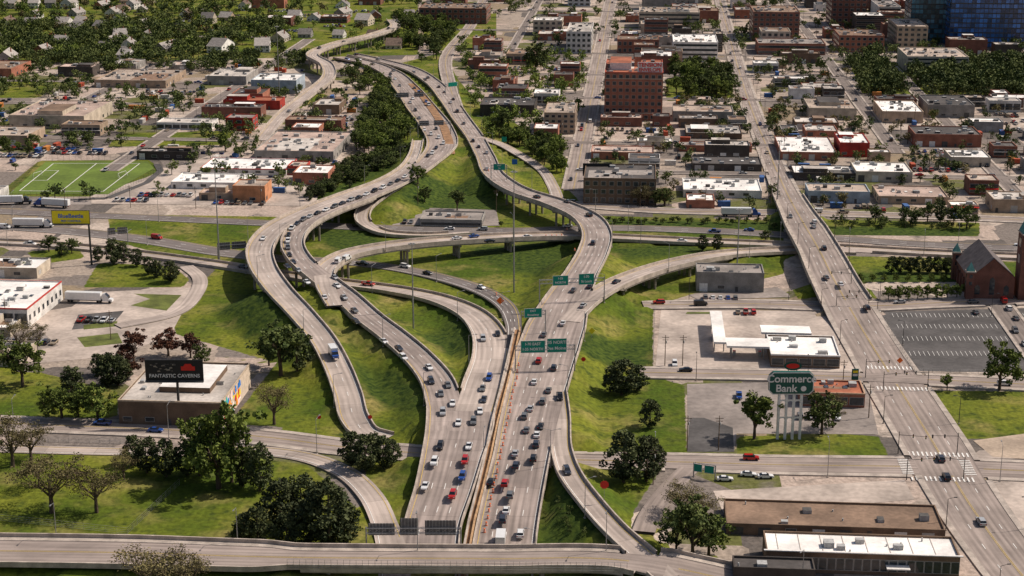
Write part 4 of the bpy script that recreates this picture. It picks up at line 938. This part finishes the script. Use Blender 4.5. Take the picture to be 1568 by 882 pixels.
# ---------------------------------------------------------------- trees
def leafgeo(centers,rad,per,size,seed):
    g=np.random.default_rng(seed); C=np.array(centers,float); n=len(C); zmin=C[:,2].min(); zr=max(1e-6,C[:,2].max()-zmin)
    cc=np.repeat(C,per,0); m=len(cc); r=np.repeat(rad*g.uniform(.65,1.2,n),per)
    d=g.normal(size=(m,3)); d/=np.linalg.norm(d,axis=1)[:,None]
    p=cc+d*(r*g.uniform(.25,1,m)**.6)[:,None]*np.array([1,1,.8])
    s=size*g.uniform(.6,1.3,m); a=g.normal(size=(m,3)); a/=np.linalg.norm(a,axis=1)[:,None]; b=np.cross(a,g.normal(size=(m,3))); b/=np.linalg.norm(b,axis=1)[:,None]+1e-9
    a*=s[:,None]; b*=s[:,None]*.8
    q=np.stack([p-a-b,p+a-b,p+a+b,p-a+b],1).reshape(-1,3)
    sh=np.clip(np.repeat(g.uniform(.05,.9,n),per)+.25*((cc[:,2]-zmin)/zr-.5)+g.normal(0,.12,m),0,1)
    return q,np.repeat(sh,4)
def finish_tree(name,mb,V,S,lm):
    n0=len(mb.v); k=mb.mi(lm); nf=len(V)//4
    F2=(np.arange(nf*4).reshape(-1,4)+n0).tolist()
    me=bpy.data.meshes.new(name); me.from_pydata(mb.v+V.tolist(),[],mb.f+F2)
    for m in mb.mats: me.materials.append(m)
    me.polygons.foreach_set('material_index',mb.m+[k]*nf)
    a=me.attributes.new('shade','FLOAT','POINT'); a.data.foreach_set('value',np.r_[np.zeros(n0),S].astype(np.float32)); me.update(); return me
def tree_mesh(kind,seed):
    g=random.Random(seed); mb=MB()
    if kind=='pine':
        mb.tube((0,0,-.5),(0,0,8),.28,.08,M_bark,6); C=[]
        for i in range(80):
            z=g.uniform(1.0,9.3); f=(z-.8)/8.8; r=3.7*math.sin(min(1,f*2.4)*math.pi/2)*(1-f)**.38*1.1; a=g.uniform(0,6.28); q=r*g.uniform(.35,1.0); C.append((q*math.cos(a),q*math.sin(a),z))
            if i%5==0: mb.tube((0,0,z-.4),(q*.9*math.cos(a),q*.9*math.sin(a),z),.08,.03,M_bark,4)
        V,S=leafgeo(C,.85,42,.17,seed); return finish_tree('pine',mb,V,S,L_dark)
    mb.tube((0,0,-.5),(0,0,1.6),.34,.27,M_bark,7); mb.tube((0,0,1.6),(g.uniform(-.2,.2),g.uniform(-.2,.2),5),.27,.14,M_bark,6)
    C=[]; nl=9; lob=[]
    for i in range(nl):
        a=i*2.4+g.uniform(-.4,.4); rr=g.uniform(1.5,3.3); z=g.uniform(3.8,8.2); rr*=1-abs(z-5.8)/6
        e=(rr*math.cos(a),rr*math.sin(a),z); lob.append(e)
        m1=(e[0]*.45,e[1]*.45,z*.62+.6); mb.tube((0,0,2.0+i*.25),m1,.14,.09,M_bark,5); mb.tube(m1,e,.09,.03,M_bark,5)
        for k in range(4):
            t=(e[0]+g.uniform(-1,1),e[1]+g.uniform(-1,1),e[2]+g.uniform(0,1.3)); mb.tube(e if k%2 else m1,t,.05,.015,M_bark,4)
            if kind=='bare':
                for _ in range(4):
                    t2=(t[0]+g.uniform(-1.1,1.1),t[1]+g.uniform(-1.1,1.1),t[2]+g.uniform(-.3,1.0)); mb.tube(t,t2,.03,.012,M_bark,3); C.append(t2)
    lob.append((0,0,8.4))
    if kind!='bare':
        for i in range(84):
            l=g.choice(lob); C.append((l[0]+g.gauss(0,.9),l[1]+g.gauss(0,.9),max(2.1,l[2]+g.gauss(0,.75))))
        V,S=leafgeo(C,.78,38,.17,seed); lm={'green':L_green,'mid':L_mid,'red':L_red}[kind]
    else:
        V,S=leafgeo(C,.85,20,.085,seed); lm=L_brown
    return finish_tree(kind,mb,V,S,lm)
TM={k:[tree_mesh(k,s+i*7) for i in range(n)] for k,s,n in (('pine',1,4),('green',50,5),('mid',90,4),('bare',130,3),('red',170,2))}
TN={'pine':'pine_tree','green':'broadleaf_tree','mid':'broadleaf_tree','bare':'budding_tree','red':'plum_tree'}
def tree(kind,x,y,h,wf=1.0):
    if near_road(x,y,1.2): return
    s=h/10; put(random.choice(TM[kind]),TN[kind],(x,y,gz(x,y)-.1),R(0,6.28),(s*wf*R(.95,1.15),s*wf*R(.95,1.15),s))
def tpx(kind,u,v,vt,wf=1.0):
    x,y=site(u,v); z=gz(x,y); x,y=site(u,v,z); h=hgt(v,vt,z); tree(kind,x,y,max(3,h),wf)
for t in [('pine',500,702,645,.9),('pine',538,712,660,1.1),('pine',560,722,664,1.1),('pine',588,718,666,1),('pine',575,705,660,1),('pine',600,712,672,1),('green',335,748,618,1.0),('green',306,728,640,.9),('green',355,738,650,.9),('pine',398,752,676,.9),('pine',372,745,690,.9),('pine',225,724,668,1.1),('pine',255,730,672,1.1),('pine',288,728,672,1.1),('pine',205,712,665,1),('bare',80,785,685,1.15),('bare',148,785,700,1.15),('bare',20,715,635,1.1),('bare',48,705,640,1.1),('bare',420,650,586,1.1),('mid',-10,700,650,1.1),('bare',60,745,690,1.1),('bare',190,735,690,1.0),
('mid',430,575,492,1.25),('pine',455,568,503,1.1),('mid',412,560,515,1.1),('green',35,592,520,1.2),('bare',28,545,490,1.1),('bare',60,530,495,1.2),('mid',-10,560,505,1.2),('pine',110,605,558,1.3),('pine',165,592,540,1.2),('green',95,642,592,1.3),('green',150,644,588,1.3),('green',120,638,600,1.2),('green',75,640,605,1.2),('red',205,555,506,1.3),('red',258,545,502,1.2),('red',292,548,508,1.1),('pine',180,590,542,1.2),('red',195,580,536,1.2),('pine',150,575,540,1.1),('mid',310,560,525,1.1),
('pine',395,835,775,1.1),('pine',430,812,732,1.1),('pine',462,800,724,1.05),('pine',505,838,735,1.05),('pine',475,836,765,1.1),('pine',440,840,785,1.2),('pine',528,832,768,1.1),('pine',375,832,785,1.2),('pine',520,800,745,1.0),('bare',235,925,835,1.5),('bare',290,925,838,1.3),
('pine',952,605,550,1.35),('pine',975,598,558,1.2),('pine',935,600,560,1.1),('pine',995,655,612,1.2),('pine',925,714,655,1.15),('pine',955,738,658,1.2),('pine',990,737,668,1.15),('pine',910,698,664,1.1),('pine',1005,724,680,1.1),('mid',1060,862,762,.95),('mid',1035,852,785,1),('bare',1040,792,730,1.3),('green',1085,852,780,1),('bare',1070,800,745,1.2),('green',1155,672,600,1.05),('mid',1258,665,596,1.05),('bare',1275,655,603,1),('green',1530,598,522,.95),('green',1450,598,572,1),
('mid',700,322,290,1.2),('green',640,282,252,1.15),('mid',650,300,275,1),('pine',240,425,396,1.2),('pine',262,432,398,1.2),('pine',228,420,392,1.1),('pine',175,405,363,1.1),('pine',190,402,370,1.1),('pine',150,400,376,1.1),('pine',210,408,380,1.1),('green',40,418,400,1.2),('pine',95,392,370,1.3),('mid',75,385,360,1.3),('mid',110,388,364,1.2),
('pine',1076,384,358,1.0),('pine',1098,384,358,1.0),('pine',1295,385,360,1),('mid',1185,374,352,1.3),('mid',1172,370,352,1.2),('mid',1460,345,313,1),('pine',1440,340,306,1),('mid',1420,340,310,1),('mid',1340,342,313,1.1),('mid',1385,342,316,1.1),('mid',1480,350,312,1),('mid',1402,345,318,1),('mid',765,212,168,.85),('green',220,225,203,1.1),('green',345,232,203,1.0),('mid',135,222,198,1.1),('red',1555,850,800,1),('mid',820,110,62,1),('mid',900,60,38,1),('mid',180,130,95,1.1),('green',650,230,215,1.2)]:
    tpx(*t)
for i in range(11): tpx('green',1330+i*15,462-i*.6,438-i*.5,1.1)
for i in range(9): tpx('pine',1365+i*14,418,392,1.1)
for i in range(9): tpx('green',1300+i*18,432,418,1)
for i in range(16): tpx('mid',700+i*4.5,352+R(-6,6),338,1.2)
for i in range(22): tpx('mid',930+i*12+R(-4,4),342+R(-2,2),334,1.3)
def band(poly,n,kinds,h,wf=1.05):
    P=sid(poly); lo=P.min(0);hi=P.max(0); c=0; tries=0
    while c<n and tries<n*20:
        tries+=1; x,y=R(lo[0],hi[0]),R(lo[1],hi[1])
        if not insd(P,x,y): continue
        gx,gy=w2g(x,y)
        if near_road(x,y,2) or occ_hit(gx,gx,gy,gy,.5): continue
        tree(random.choice(kinds),x,y,R(*h),wf); c+=1
band([(545,232),(560,180),(585,140),(605,170),(625,215),(590,240)],80,['green','mid','green'],(8,13))
band([(470,305),(520,262),(590,235),(630,238),(600,258),(530,290),(480,312)],85,['mid','pine','mid'],(4,7),1.3)
band([(775,225),(800,205),(870,235),(875,265),(860,270)],32,['mid','green'],(7,12))
band([(520,120),(545,100),(600,130),(570,150),(530,140)],22,['mid','green'],(6,10))
band([(900,316),(905,295),(930,295),(1030,316)],9,['bare','mid'],(7,11))
band([(1020,112),(1110,108),(1125,152),(1020,155)],38,['mid','green'],(10,15))
band([(600,66),(610,30),(690,28),(700,72),(670,95)],60,['mid','green'],(9,14))
band([(0,215),(60,215),(50,240),(0,240)],8,['green','mid'],(5,9))
def mass(poly,n,h,lm,seed,nc=10,per=24,clump=0):
    g=np.random.default_rng(seed); P=sid(poly); lo=P.min(0);hi=P.max(0); V=[];S=[];c=0;tr=0; mb=MB(); mb.mi(M_bark)
    K=np.c_[g.uniform(lo[0],hi[0],40),g.uniform(lo[1],hi[1],40)]
    while c<n and tr<n*10:
        tr+=1
        if clump and g.uniform()<clump: k=K[g.integers(40)]; x,y=k[0]+g.normal(0,28),k[1]+g.normal(0,40)
        else: x,y=g.uniform(lo[0],hi[0]),g.uniform(lo[1],hi[1])
        if not insd(P,x,y) or near_road(x,y,2.0) or insd(FIELD,x,y): continue
        gx,gy=w2g(x,y)
        if occ_hit(gx,gx,gy,gy,.8): continue
        H_=g.uniform(*h); C=[(x+g.normal(0,.19*H_),y+g.normal(0,.19*H_),gz(x,y)+H_*(.52+g.normal(0,.15))) for _ in range(nc)]
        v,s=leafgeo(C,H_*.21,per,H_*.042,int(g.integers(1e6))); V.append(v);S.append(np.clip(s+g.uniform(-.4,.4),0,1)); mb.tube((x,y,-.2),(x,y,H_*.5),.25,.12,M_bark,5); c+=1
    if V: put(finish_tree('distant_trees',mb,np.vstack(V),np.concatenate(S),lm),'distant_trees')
mass([(-150,98),(470,92),(470,-45),(-260,-45)],640,(7,14),L_mid,1,clump=.6)
mass([(-150,98),(640,80),(640,-45),(-260,-45)],420,(7,13),L_green,2,clump=.4)
mass([(-150,98),(640,80),(640,-45),(-260,-45)],150,(7,12),L_brown,22)
mass([(-100,98),(130,98),(330,80),(430,60),(430,40),(-100,45)],330,(9,14),L_mid,8,clump=.5)
mass([(1300,98),(1640,102),(1640,150),(1320,145)],380,(9,14),L_mid,3)
mass([(640,110),(1640,112),(1640,-45),(640,-45)],480,(7,13),L_mid,4,clump=.4)
mass([(880,318),(1640,330),(1640,110),(905,110)],340,(4,9),L_mid,5,clump=.3)
mass([(880,318),(1640,330),(1640,110),(905,110)],90,(4,8),L_brown,25)
mass([(-120,312),(500,300),(560,150),(-120,104)],290,(4,10),L_mid,6,clump=.3)
mass([(735,220),(880,220),(905,80),(700,80)],130,(6,11),L_green,7)
mass([(-100,118),(470,110),(470,88),(-100,90)],170,(8,12),L_mid,12)
mass([(1262,338),(1500,343),(1500,352),(1268,350)],26,(3,6),L_mid,13)
# ---------------------------------------------------------------- street furniture
def lamp_mesh(h,arm,m=M_metal):
    mb=MB(); mb.tube((0,0,-.5),(0,0,h),.13,.07,m,6); mb.tube((0,0,h-.1),(arm,0,h+.4),.06,.05,m,5); mb.box(arm-.3,-.16,h+.28,arm+.55,.16,h+.44,m); mb.box(-.25,-.25,-.4,.25,.25,.3,M_bar); return mb.mesh('street_lamp')
LM=lamp_mesh(11,2.4); LMD=lamp_mesh(9,1.8,M_dmetal)
def lamps(name,every,side=1,me=LM,s0=0,s1=1):
    r=ROADS[name]; S=r['S'];L=r['L']; nx=L[-1]*s0+every*.5
    for i in range(len(S)):
        if L[i]>=nx and L[i]<L[-1]*s1:
            nx=L[i]+every; t=r['tg'][i]; o=(S[i,3]+.6+(2.0 if r['kind']=='street' and S[i,4]<.5 else 0))*side; x,y=S[i,0]+t[1]*o,S[i,1]-t[0]*o
            if near_road(x,y,0,exclude=r['id'],z=S[i,2],dz=3): continue
            z=S[i,2]-.1 if S[i,4]>.5 else gz(x,y)
            put(me,'street_lamp',(x,y,z),math.atan2(t[0]*side,-t[1]*side))
for nme,e,s in (('highway_east_carriageway',55,1),('highway_northwest_loop',60,-1),('exit_ramp_west',60,-1),('flyover_east',50,1),('flyover_center',60,1),('freeway_westbound',70,1),('freeway_eastbound',70,1),('overpass_street',45,-1),('cross_street',48,1),('on_ramp_east',40,1),('eastbound_connector',60,1)): lamps(nme,e,s)
for s in (1,-1): lamps('arterial_street',38,s,LMD)
lamps('lot_access_street',35,1,LMD); lamps('station_street',35,-1,LMD)
for q in [r for r in ROADS if r.startswith('street')]: lamps(q,60,1,LMD)
def mast(u,v,vt):
    x,y=site(u,v); z=gz(x,y); x,y=site(u,v,z); h=hgt(v,vt,z); mb=MB(); mb.tube((0,0,-.5),(0,0,h),.35,.14,M_metal,8)
    for k in range(6):
        a=k*math.pi/3; mb.tube((0,0,h-.3),(1.1*math.cos(a),1.1*math.sin(a),h-.3),.05,.05,M_metal,4); mb.box(1.1*math.cos(a)-.25,1.1*math.sin(a)-.25,h-.5,1.1*math.cos(a)+.25,1.1*math.sin(a)+.25,h-.15,M_hvac)
    mb.obj('high_mast_light',(x,y,z))
mast(633,505,372); mast(787,448,262); mast(336,400,250); mast(1128,425,320); mast(428,150,40); mast(1190,310,215)
def pole_mesh():
    mb=MB(); mb.tube((0,0,-.5),(0,0,11),.17,.11,M_wood,6); mb.box(-1.2,-.07,10.1,1.2,.07,10.25,M_wood); mb.box(-1.0,-.07,9.2,1.0,.07,9.34,M_wood)
    for a in (-1.1,-.5,.5,1.1): mb.tube((a,0,10.25),(a,0,10.5),.05,.04,M_hvac,5)
    mb.tube((.3,.25,8.0),(.3,.25,8.9),.22,.22,M_hvac,7); return mb.mesh('utility_pole')
PM=pole_mesh()
for u,v in ((1052,690),(1100,690),(1210,705),(1330,640),(1018,560),(1045,560),(1290,600),(1000,742),(60,690),(180,690),(10,500),(170,520),(60,560),(1180,320),(1080,318),(980,318),(880,268),(1000,250),(1100,240),(1200,238),(1300,240),(1400,243),(1500,246),(930,200),(1050,190),(1200,180),(1400,190),(100,320),(200,318),(300,320),(400,318),(120,230),(240,205),(360,190),(640,320),(760,325),(860,212),(1540,480),(1450,470)):
    x,y=site(u,v)
    if not near_road(x,y,.3): put(PM,'utility_pole',(x,y,gz(x,y)),-GA)
def signal(u,v,ang,arm=8):
    x,y=site(u,v); mb=MB(); mb.tube((0,0,-.3),(0,0,7),.14,.1,M_dmetal,6); mb.tube((0,0,6),(arm,0,6.3),.09,.06,M_dmetal,5)
    for a in (arm*.5,arm*.95):
        mb.box(a-.18,-.15,5.5,a+.18,.15,6.6,M_dmetal)
        for k,m in enumerate((M_tail,M_yellp,M_green)): mb.tube((a,-.151,6.4-k*.32),(a,-.2,6.4-k*.32),.11,.11,m,6)
    mb.obj('traffic_signal',(x,y,gz(x,y)),ang)
for a in ((1388,735,.1),(1375,695,-.3),(1475,735,2.9),(1465,697,3.2),(1352,600,.1),(1420,598,3.0),(1325,580,0),(1280,478,.1),(1330,470,3.1),(1302,455,3)): signal(*a)
def gantry(name,base1,base2,z,zs,panels,back=False,pm=M_green):
    x1,y1=site(base1[0],base1[1],z);x2,y2=site(base2[0],base2[1],z); L=math.hypot(x2-x1,y2-y1); ang=math.atan2(y2-y1,x2-x1); mb=MB()
    for a in (0,L): mb.tube((a,0,-1),(a,0,zs+2.6),.22,.18,M_metal,7)
    for dz in (0,1.4):
        for dy in (0,.8): mb.tube((0,dy,zs+.8+dz),(L,dy,zs+.8+dz),.09,.09,M_metal,5)
    n=max(2,int(L/1.6))
    for k in range(n):
        a=L*k/n;b=L*(k+1)/n; mb.tube((a,0,zs+.8),(b,0,zs+2.2),.05,.05,M_metal,4); mb.tube((a,.8,zs+2.2),(b,.8,zs+.8),.05,.05,M_metal,4)
    o=mb.obj(name,(x1,y1,z),ang)
    for f0,f1,hh_,lab in panels:
        p=MB(); a,b=L*f0,L*f1; y0=-.25
        if not back: p.box(a,y0-.06,zs,b,y0,zs+hh_,M_white,None); p.box(a+.12,y0-.09,zs+.12,b-.12,y0-.062,zs+hh_-.12,pm)
        else:
            sb=surf('sign_back',(.17,.165,.16),.25,1,.6)
            p.box(a,y0+1.15,zs,b,y0+1.2,zs+hh_,sb)
            for q in np.arange(a+.3,b,.8): p.box(q,y0+.9,zs,q+.12,y0+1.149,zs+hh_,M_metal)
        po=p.obj('sign_panel'); po.parent=o
        if lab:
            for i,l in enumerate(lab): text(l,hh_*.3,M_white,((a+b)/2,y0-.11,zs+hh_*(.72-.42*i)),(math.pi/2,0,0),o,ext=.01)
    return o
gantry('overhead_sign_gantry',(789,568),(880,566),5.4,6.2,[(.09,.5,4.2,('I-70 EAST','I-35 NORTH')),(.53,.86,4.8,('I-35 NORTH','Des Moines'))])
gantry('overhead_sign_gantry',(826,462),(925,458),7.4,6.0,[(.2,.44,3.8,('I-35','NORTH')),(.6,.84,4.2,('I-70','St Louis'))])
gantry('overhead_sign_gantry',(798,512),(835,510),5.8,6.0,[(.12,.85,3.4,('EXIT','Broadway'))])
gantry('overhead_sign_gantry',(562,868),(706,868),0,8.2,[(.02,.3,3.2,None),(.36,.55,4.6,None),(.62,.95,4.0,None)],back=True)
gantry('overhead_sign_gantry',(640,208),(690,206),3.5,5.5,[(.05,.35,3,None),(.5,.8,3,None)],back=True)
gantry('overhead_sign_gantry',(604,163),(660,161),2.5,5.5,[(.1,.4,3,None),(.55,.8,3,None)],back=True)
gantry('overhead_sign_gantry',(752,277),(776,277),6.6,5.5,[(.15,.9,3.2,('EXIT','2A'))])
gantry('overhead_sign_gantry',(682,145),(702,143),2.6,5,[(.2,.9,3,None)])
gantry('overhead_sign_gantry',(334,398),(378,395),.2,4.0,[(.0,.45,3.2,None),(.5,1,3.2,None)],back=True)
gantry('overhead_sign_gantry',(166,372),(196,370),.2,3.5,[(.0,.4,3,None),(.5,1,3,None)],back=True)
gantry('road_sign',(1062,730),(1095,735),.2,1.8,[(.0,.4,2.4,None),(.5,.95,2.4,None)],pm=M_green)
def roadsign(u,v,shape,m,h=2.2,s=.9,z=None):
    x,y=site(u,v,z or 0); zz=gz(x,y) if z is None else z; mb=MB(); mb.tube((0,0,-.3),(0,0,h+s),.05,.05,M_metal,5)
    n={'dia':4,'oct':8,'rect':4}[shape]; r0=0 if shape=='dia' else math.pi/n
    P=[(s*math.cos(r0+k*2*math.pi/n),-.1,h+s+s*math.sin(r0+k*2*math.pi/n)) for k in range(n)]; mb.poly(P,m); mb.poly([(a,-.07,c) for a,b,c in P][::-1],M_metal)
    mb.obj('traffic_sign',(x,y,zz))
roadsign(766,478,'dia',M_orange,3,1.5,2.2); roadsign(925,770,'oct',M_redp,4,1.2,6); roadsign(489,650,'oct',M_redp,1.8,.7); roadsign(567,650,'oct',M_redp,1.8,.7); roadsign(906,520,'dia',M_yellp,2,1.2,6); roadsign(1377,565,'dia',M_orange,2,1.1); roadsign(788,265,'rect',M_blue,3,2); roadsign(772,232,'rect',M_green,3,2); roadsign(893,580,'oct',M_redp,2,.8); roadsign(1080,235,'rect',M_blue,4,1.2)
mb=MB()
for i,(z0,z1,m) in enumerate(((0,.3,M_orange),(.3,.45,M_white),(.45,.65,M_orange),(.65,.8,M_white),(.8,1.05,M_orange))): mb.tube((0,0,z0),(0,0,z1),.33-.02*i,.31-.02*i,m,8)
BMs=mb.mesh('traffic_barrel')
for k in range(26):
    f=k/25; u=742+(795-742)*f+R(-1,1); v=815-255*f; x,y,z,_,_=on_road(u,v); put(BMs,'traffic_barrel',(x,y,z+.02))
for u,v in ((868,352),(860,362),(852,363),(880,384),(700,212),(760,452),(748,262),(845,363),(836,363)): x,y,z,_,_=on_road(u,v); put(BMs,'traffic_barrel',(x,y,z+.02))
def billboard(name,up,vb,u1,u2,vt,vbot,m,lines,tm,poles=1,z0=0):
    x,y=site(up,vb,z0); s=scl(vb,z0); zt=hgt(vb,vt,z0); zb=hgt(vb,vbot,z0); a=(u1-up)/s;b=(u2-up)/s; mb=MB()
    for k in range(poles):
        px=0 if poles==1 else a+(b-a)*(k+.5)/poles; mb.tube((px,.5,-.5),(px,.5,zt-.5),.45 if poles==1 else .2,.4 if poles==1 else .2,M_dmetal,8)
    mb.box(a,-.1,zb,b,.1,zt,M_dmetal); mb.box(a+.2,-.16,zb+.2,b-.2,-.101,zt-.2,m); mb.box(a,-1.1,zb-.25,b,.2,zb-.1,M_dmetal)
    for q in np.linspace(a+1,b-1,5): mb.tube((q,-.1,zb-.15),(q,-1.6,zb-.1),.05,.05,M_dmetal,4)
    o=mb.obj(name,(x,y,z0)); H=zt-zb
    for t,sz,fx,fz,mm in lines: text(t,H*sz,mm,(a+(b-a)*fx,-.2,zb+H*fz),(math.pi/2,0,0),o,ext=.01)
    return o,a,b,zb,H
billboard('billboard',140,406,85,143,322,343,M_yellp,[('BlueBeetle',.42,.5,.58,M_blue),('PEST CONTROL',.2,.5,.22,M_blue)],None)
bb,a_,b_,zb_,H_=billboard('billboard',275,652,228,316,551,583,M_black,[('FANTASTIC CAVERNS',.235,.5,.24,M_white)],None)
p=MB(); rr=random.Random(3)
for k in range(24):
    x=a_+(b_-a_)*rr.uniform(.08,.5); z=zb_+H_*rr.uniform(.42,.8); s=rr.uniform(.5,1.1); p.poly([(x,-.17-.003*k,z),(x+s,-.17-.003*k,z+.1),(x+s*.7,-.17-.003*k,z+s*.5),(x+.1,-.17-.003*k,z+s*.4)],surf('print_%d'%(k%3),((.2,.17,.14),(.09,.08,.08),(.3,.26,.2))[k%3],.2,1))
p.box(a_+(b_-a_)*.62,-.26,zb_+H_*.5,a_+(b_-a_)*.86,-.25,zb_+H_*.7,M_redp); p.poly([(a_+(b_-a_)*.66,-.255,zb_+H_*.7),(a_+(b_-a_)*.82,-.255,zb_+H_*.7),(a_+(b_-a_)*.79,-.255,zb_+H_*.82),(a_+(b_-a_)*.69,-.255,zb_+H_*.82)],M_redp)
q=p.obj('printed_picture'); q.parent=bb
billboard('billboard',915,292,892,936,250,268,M_black,[('WINNINGEST',.32,.5,.5,M_white)],None,3)
def bank():
    up,vb=1207,672; x,y=site(up,vb); s=scl(vb); zt=hgt(vb,569);zb=hgt(vb,603); mb=MB(); hw=34/s; wm=M_wt
    for k in (-1,-.33,.33,1):
        a=k*hw*.5; mb.box(a-.35,-.5,-.5,a+.35,.5,zb-.2,wm)
    for c in (-.665,0,.665):
        cx=c*hw*.5; r=hw*.165-.1
        for zz in (zb*.36,zb*.74):
            n=8; P=[(cx+r*1.25*math.cos(math.pi*j/n),zz+r*1.6*math.sin(math.pi*j/n)) for j in range(n+1)]
            for j in range(n):
                (ax,az),(bx,bz)=P[j],P[j+1]; mb.quad((bx,-.4,bz),(ax,-.4,az),(ax,-.4,zz+r*2.1),(bx,-.4,zz+r*2.1),wm)
    ch=hw*.18
    P=[(-hw+ch,zb),(hw-ch,zb),(hw,zb+ch),(hw,zt-ch),(hw-ch,zt),(-hw+ch,zt),(-hw,zt-ch),(-hw,zb+ch)]
    mb.poly([(a,-.7,b) for a,b in P],M_wt); mb.poly([(a,.7,b) for a,b in P][::-1],M_dgreen)
    mb.poly([(a*.96,-.75,(b-(zb+zt)/2)*.92+(zb+zt)/2) for a,b in P],M_dgreen)
    for j in range(8):
        a,b=P[j],P[(j+1)%8]; mb.quad((a[0],.7,a[1]),(b[0],.7,b[1]),(b[0],-.7,b[1]),(a[0],-.7,a[1]),M_dgreen)
    mb.tube((hw*.55,-.76,zb+(zt-zb)*.27),(hw*.55,-.82,zb+(zt-zb)*.27),.85,.85,M_wt,12)
    o=mb.obj('bank_sign_tower',(x,y,gz(x,y)))
    text('Commerce',(zt-zb)*.46,M_wt,(0,-.8,zb+(zt-zb)*.7),(math.pi/2,0,0),o,ext=.02); text('Bank',(zt-zb)*.46,M_wt,(-hw*.22,-.8,zb+(zt-zb)*.27),(math.pi/2,0,0),o,ext=.02)
bank()
x,y=site(1308,596); mb=MB(); mb.tube((0,0,-.3),(0,0,6.5),.15,.12,M_dmetal); mb.box(-1.1,-.2,3.2,1.1,.2,7,M_dgreen); mb.box(-.8,-.24,4.6,.8,-.201,5.4,M_wt); mb.box(-.8,-.24,5.7,.8,-.201,6.5,M_yellp); mb.obj('price_sign',(x,y,0))
x,y=site(1213,582); mb=MB()
for a in (-1.4,1.4): mb.tube((a,0,-.3),(a,0,4),.15,.12,M_dmetal)
n=14; mb.poly([(3*math.cos(2*math.pi*k/n),-.2,5+1.6*math.sin(2*math.pi*k/n)) for k in range(n)],M_dgreen); mb.poly([(2.2*math.cos(2*math.pi*k/n),-.25,5+.9*math.sin(2*math.pi*k/n)) for k in range(n)],M_redp); mb.obj('station_sign',(x,y,0))
def fence(name,pts,h=1.8,m=M_metal,z=None,gap=3):
    mb=MB(); P=[]
    for i in range(len(pts)-1):
        a=site(*pts[i],z or 0);b=site(*pts[i+1],z or 0); n=max(1,int(math.hypot(b[0]-a[0],b[1]-a[1])/gap))
        for k in range(n): P.append((a[0]+(b[0]-a[0])*k/n,a[1]+(b[1]-a[1])*k/n))
    P.append(site(*pts[-1],z or 0))
    Z=[gz(*p) if z is None else z for p in P]
    for i,p in enumerate(P):
        mb.tube((p[0],p[1],Z[i]-.2),(p[0],p[1],Z[i]+h),.05,.05,m,4)
        if i:
            q=P[i-1]
            for f in (.08,.36,.64,1): mb.tube((q[0],q[1],Z[i-1]+h*f),(p[0],p[1],Z[i]+h*f),.035,.035,m,3)
    mb.obj(name)
fence('chain_link_fence',[(-20,795),(195,818),(275,742)]); fence('chain_link_fence',[(-20,674),(200,680),(400,684)],1.5)
fence('chain_link_fence',[(1003,472),(1000,560)],1.8); fence('chain_link_fence',[(10,302),(62,246),(240,244),(250,262),(160,306),(10,303)],3,M_dmetal)
fence('bridge_railing',[(440,870),(960,875)],2.3,M_metal,6.2,1.5)
fence('chain_link_fence',[(1345,476),(1400,570),(1568,574)],1.4)
mass([(860,760),(900,800),(930,840),(880,845),(850,800)],14,(1.0,2.0),L_mid,31)
# ---------------------------------------------------------------- world, sun, camera
EL=math.radians(48); AZ=math.radians(17)
w=bpy.data.worlds.new('World'); scene.world=w; w.use_nodes=True; nt=w.node_tree
sk=nt.nodes.new('ShaderNodeTexSky'); sk.sky_type='NISHITA'; sk.sun_disc=False; sk.sun_elevation=EL; sk.sun_rotation=math.pi/2-AZ; sk.dust_density=3.5
bg=nt.nodes['Background']; nt.links.new(sk.outputs[0],bg.inputs[0]); bg.inputs[1].default_value=.085
l=bpy.data.lights.new('sun','SUN'); l.energy=4.6; l.angle=math.radians(.6); l.color=(1,.89,.78)
so=bpy.data.objects.new('sun',l); scene.collection.objects.link(so)
so.rotation_euler=Vector((math.cos(EL)*math.cos(AZ),math.cos(EL)*math.sin(AZ),math.sin(EL))).to_track_quat('Z','Y').to_euler()
cam=bpy.data.cameras.new('camera'); cam.lens=CF/1568*36; cam.sensor_width=36; cam.clip_end=20000; cam.clip_start=1
co=bpy.data.objects.new('camera',cam); co.location=(0,0,CH); co.rotation_euler=(math.pi/2-CP,0,0); scene.collection.objects.link(co); scene.camera=co
scene.view_settings.view_transform='Standard'; scene.view_settings.look='None'; scene.view_settings.exposure=0
print('objects',len(bpy.data.objects))
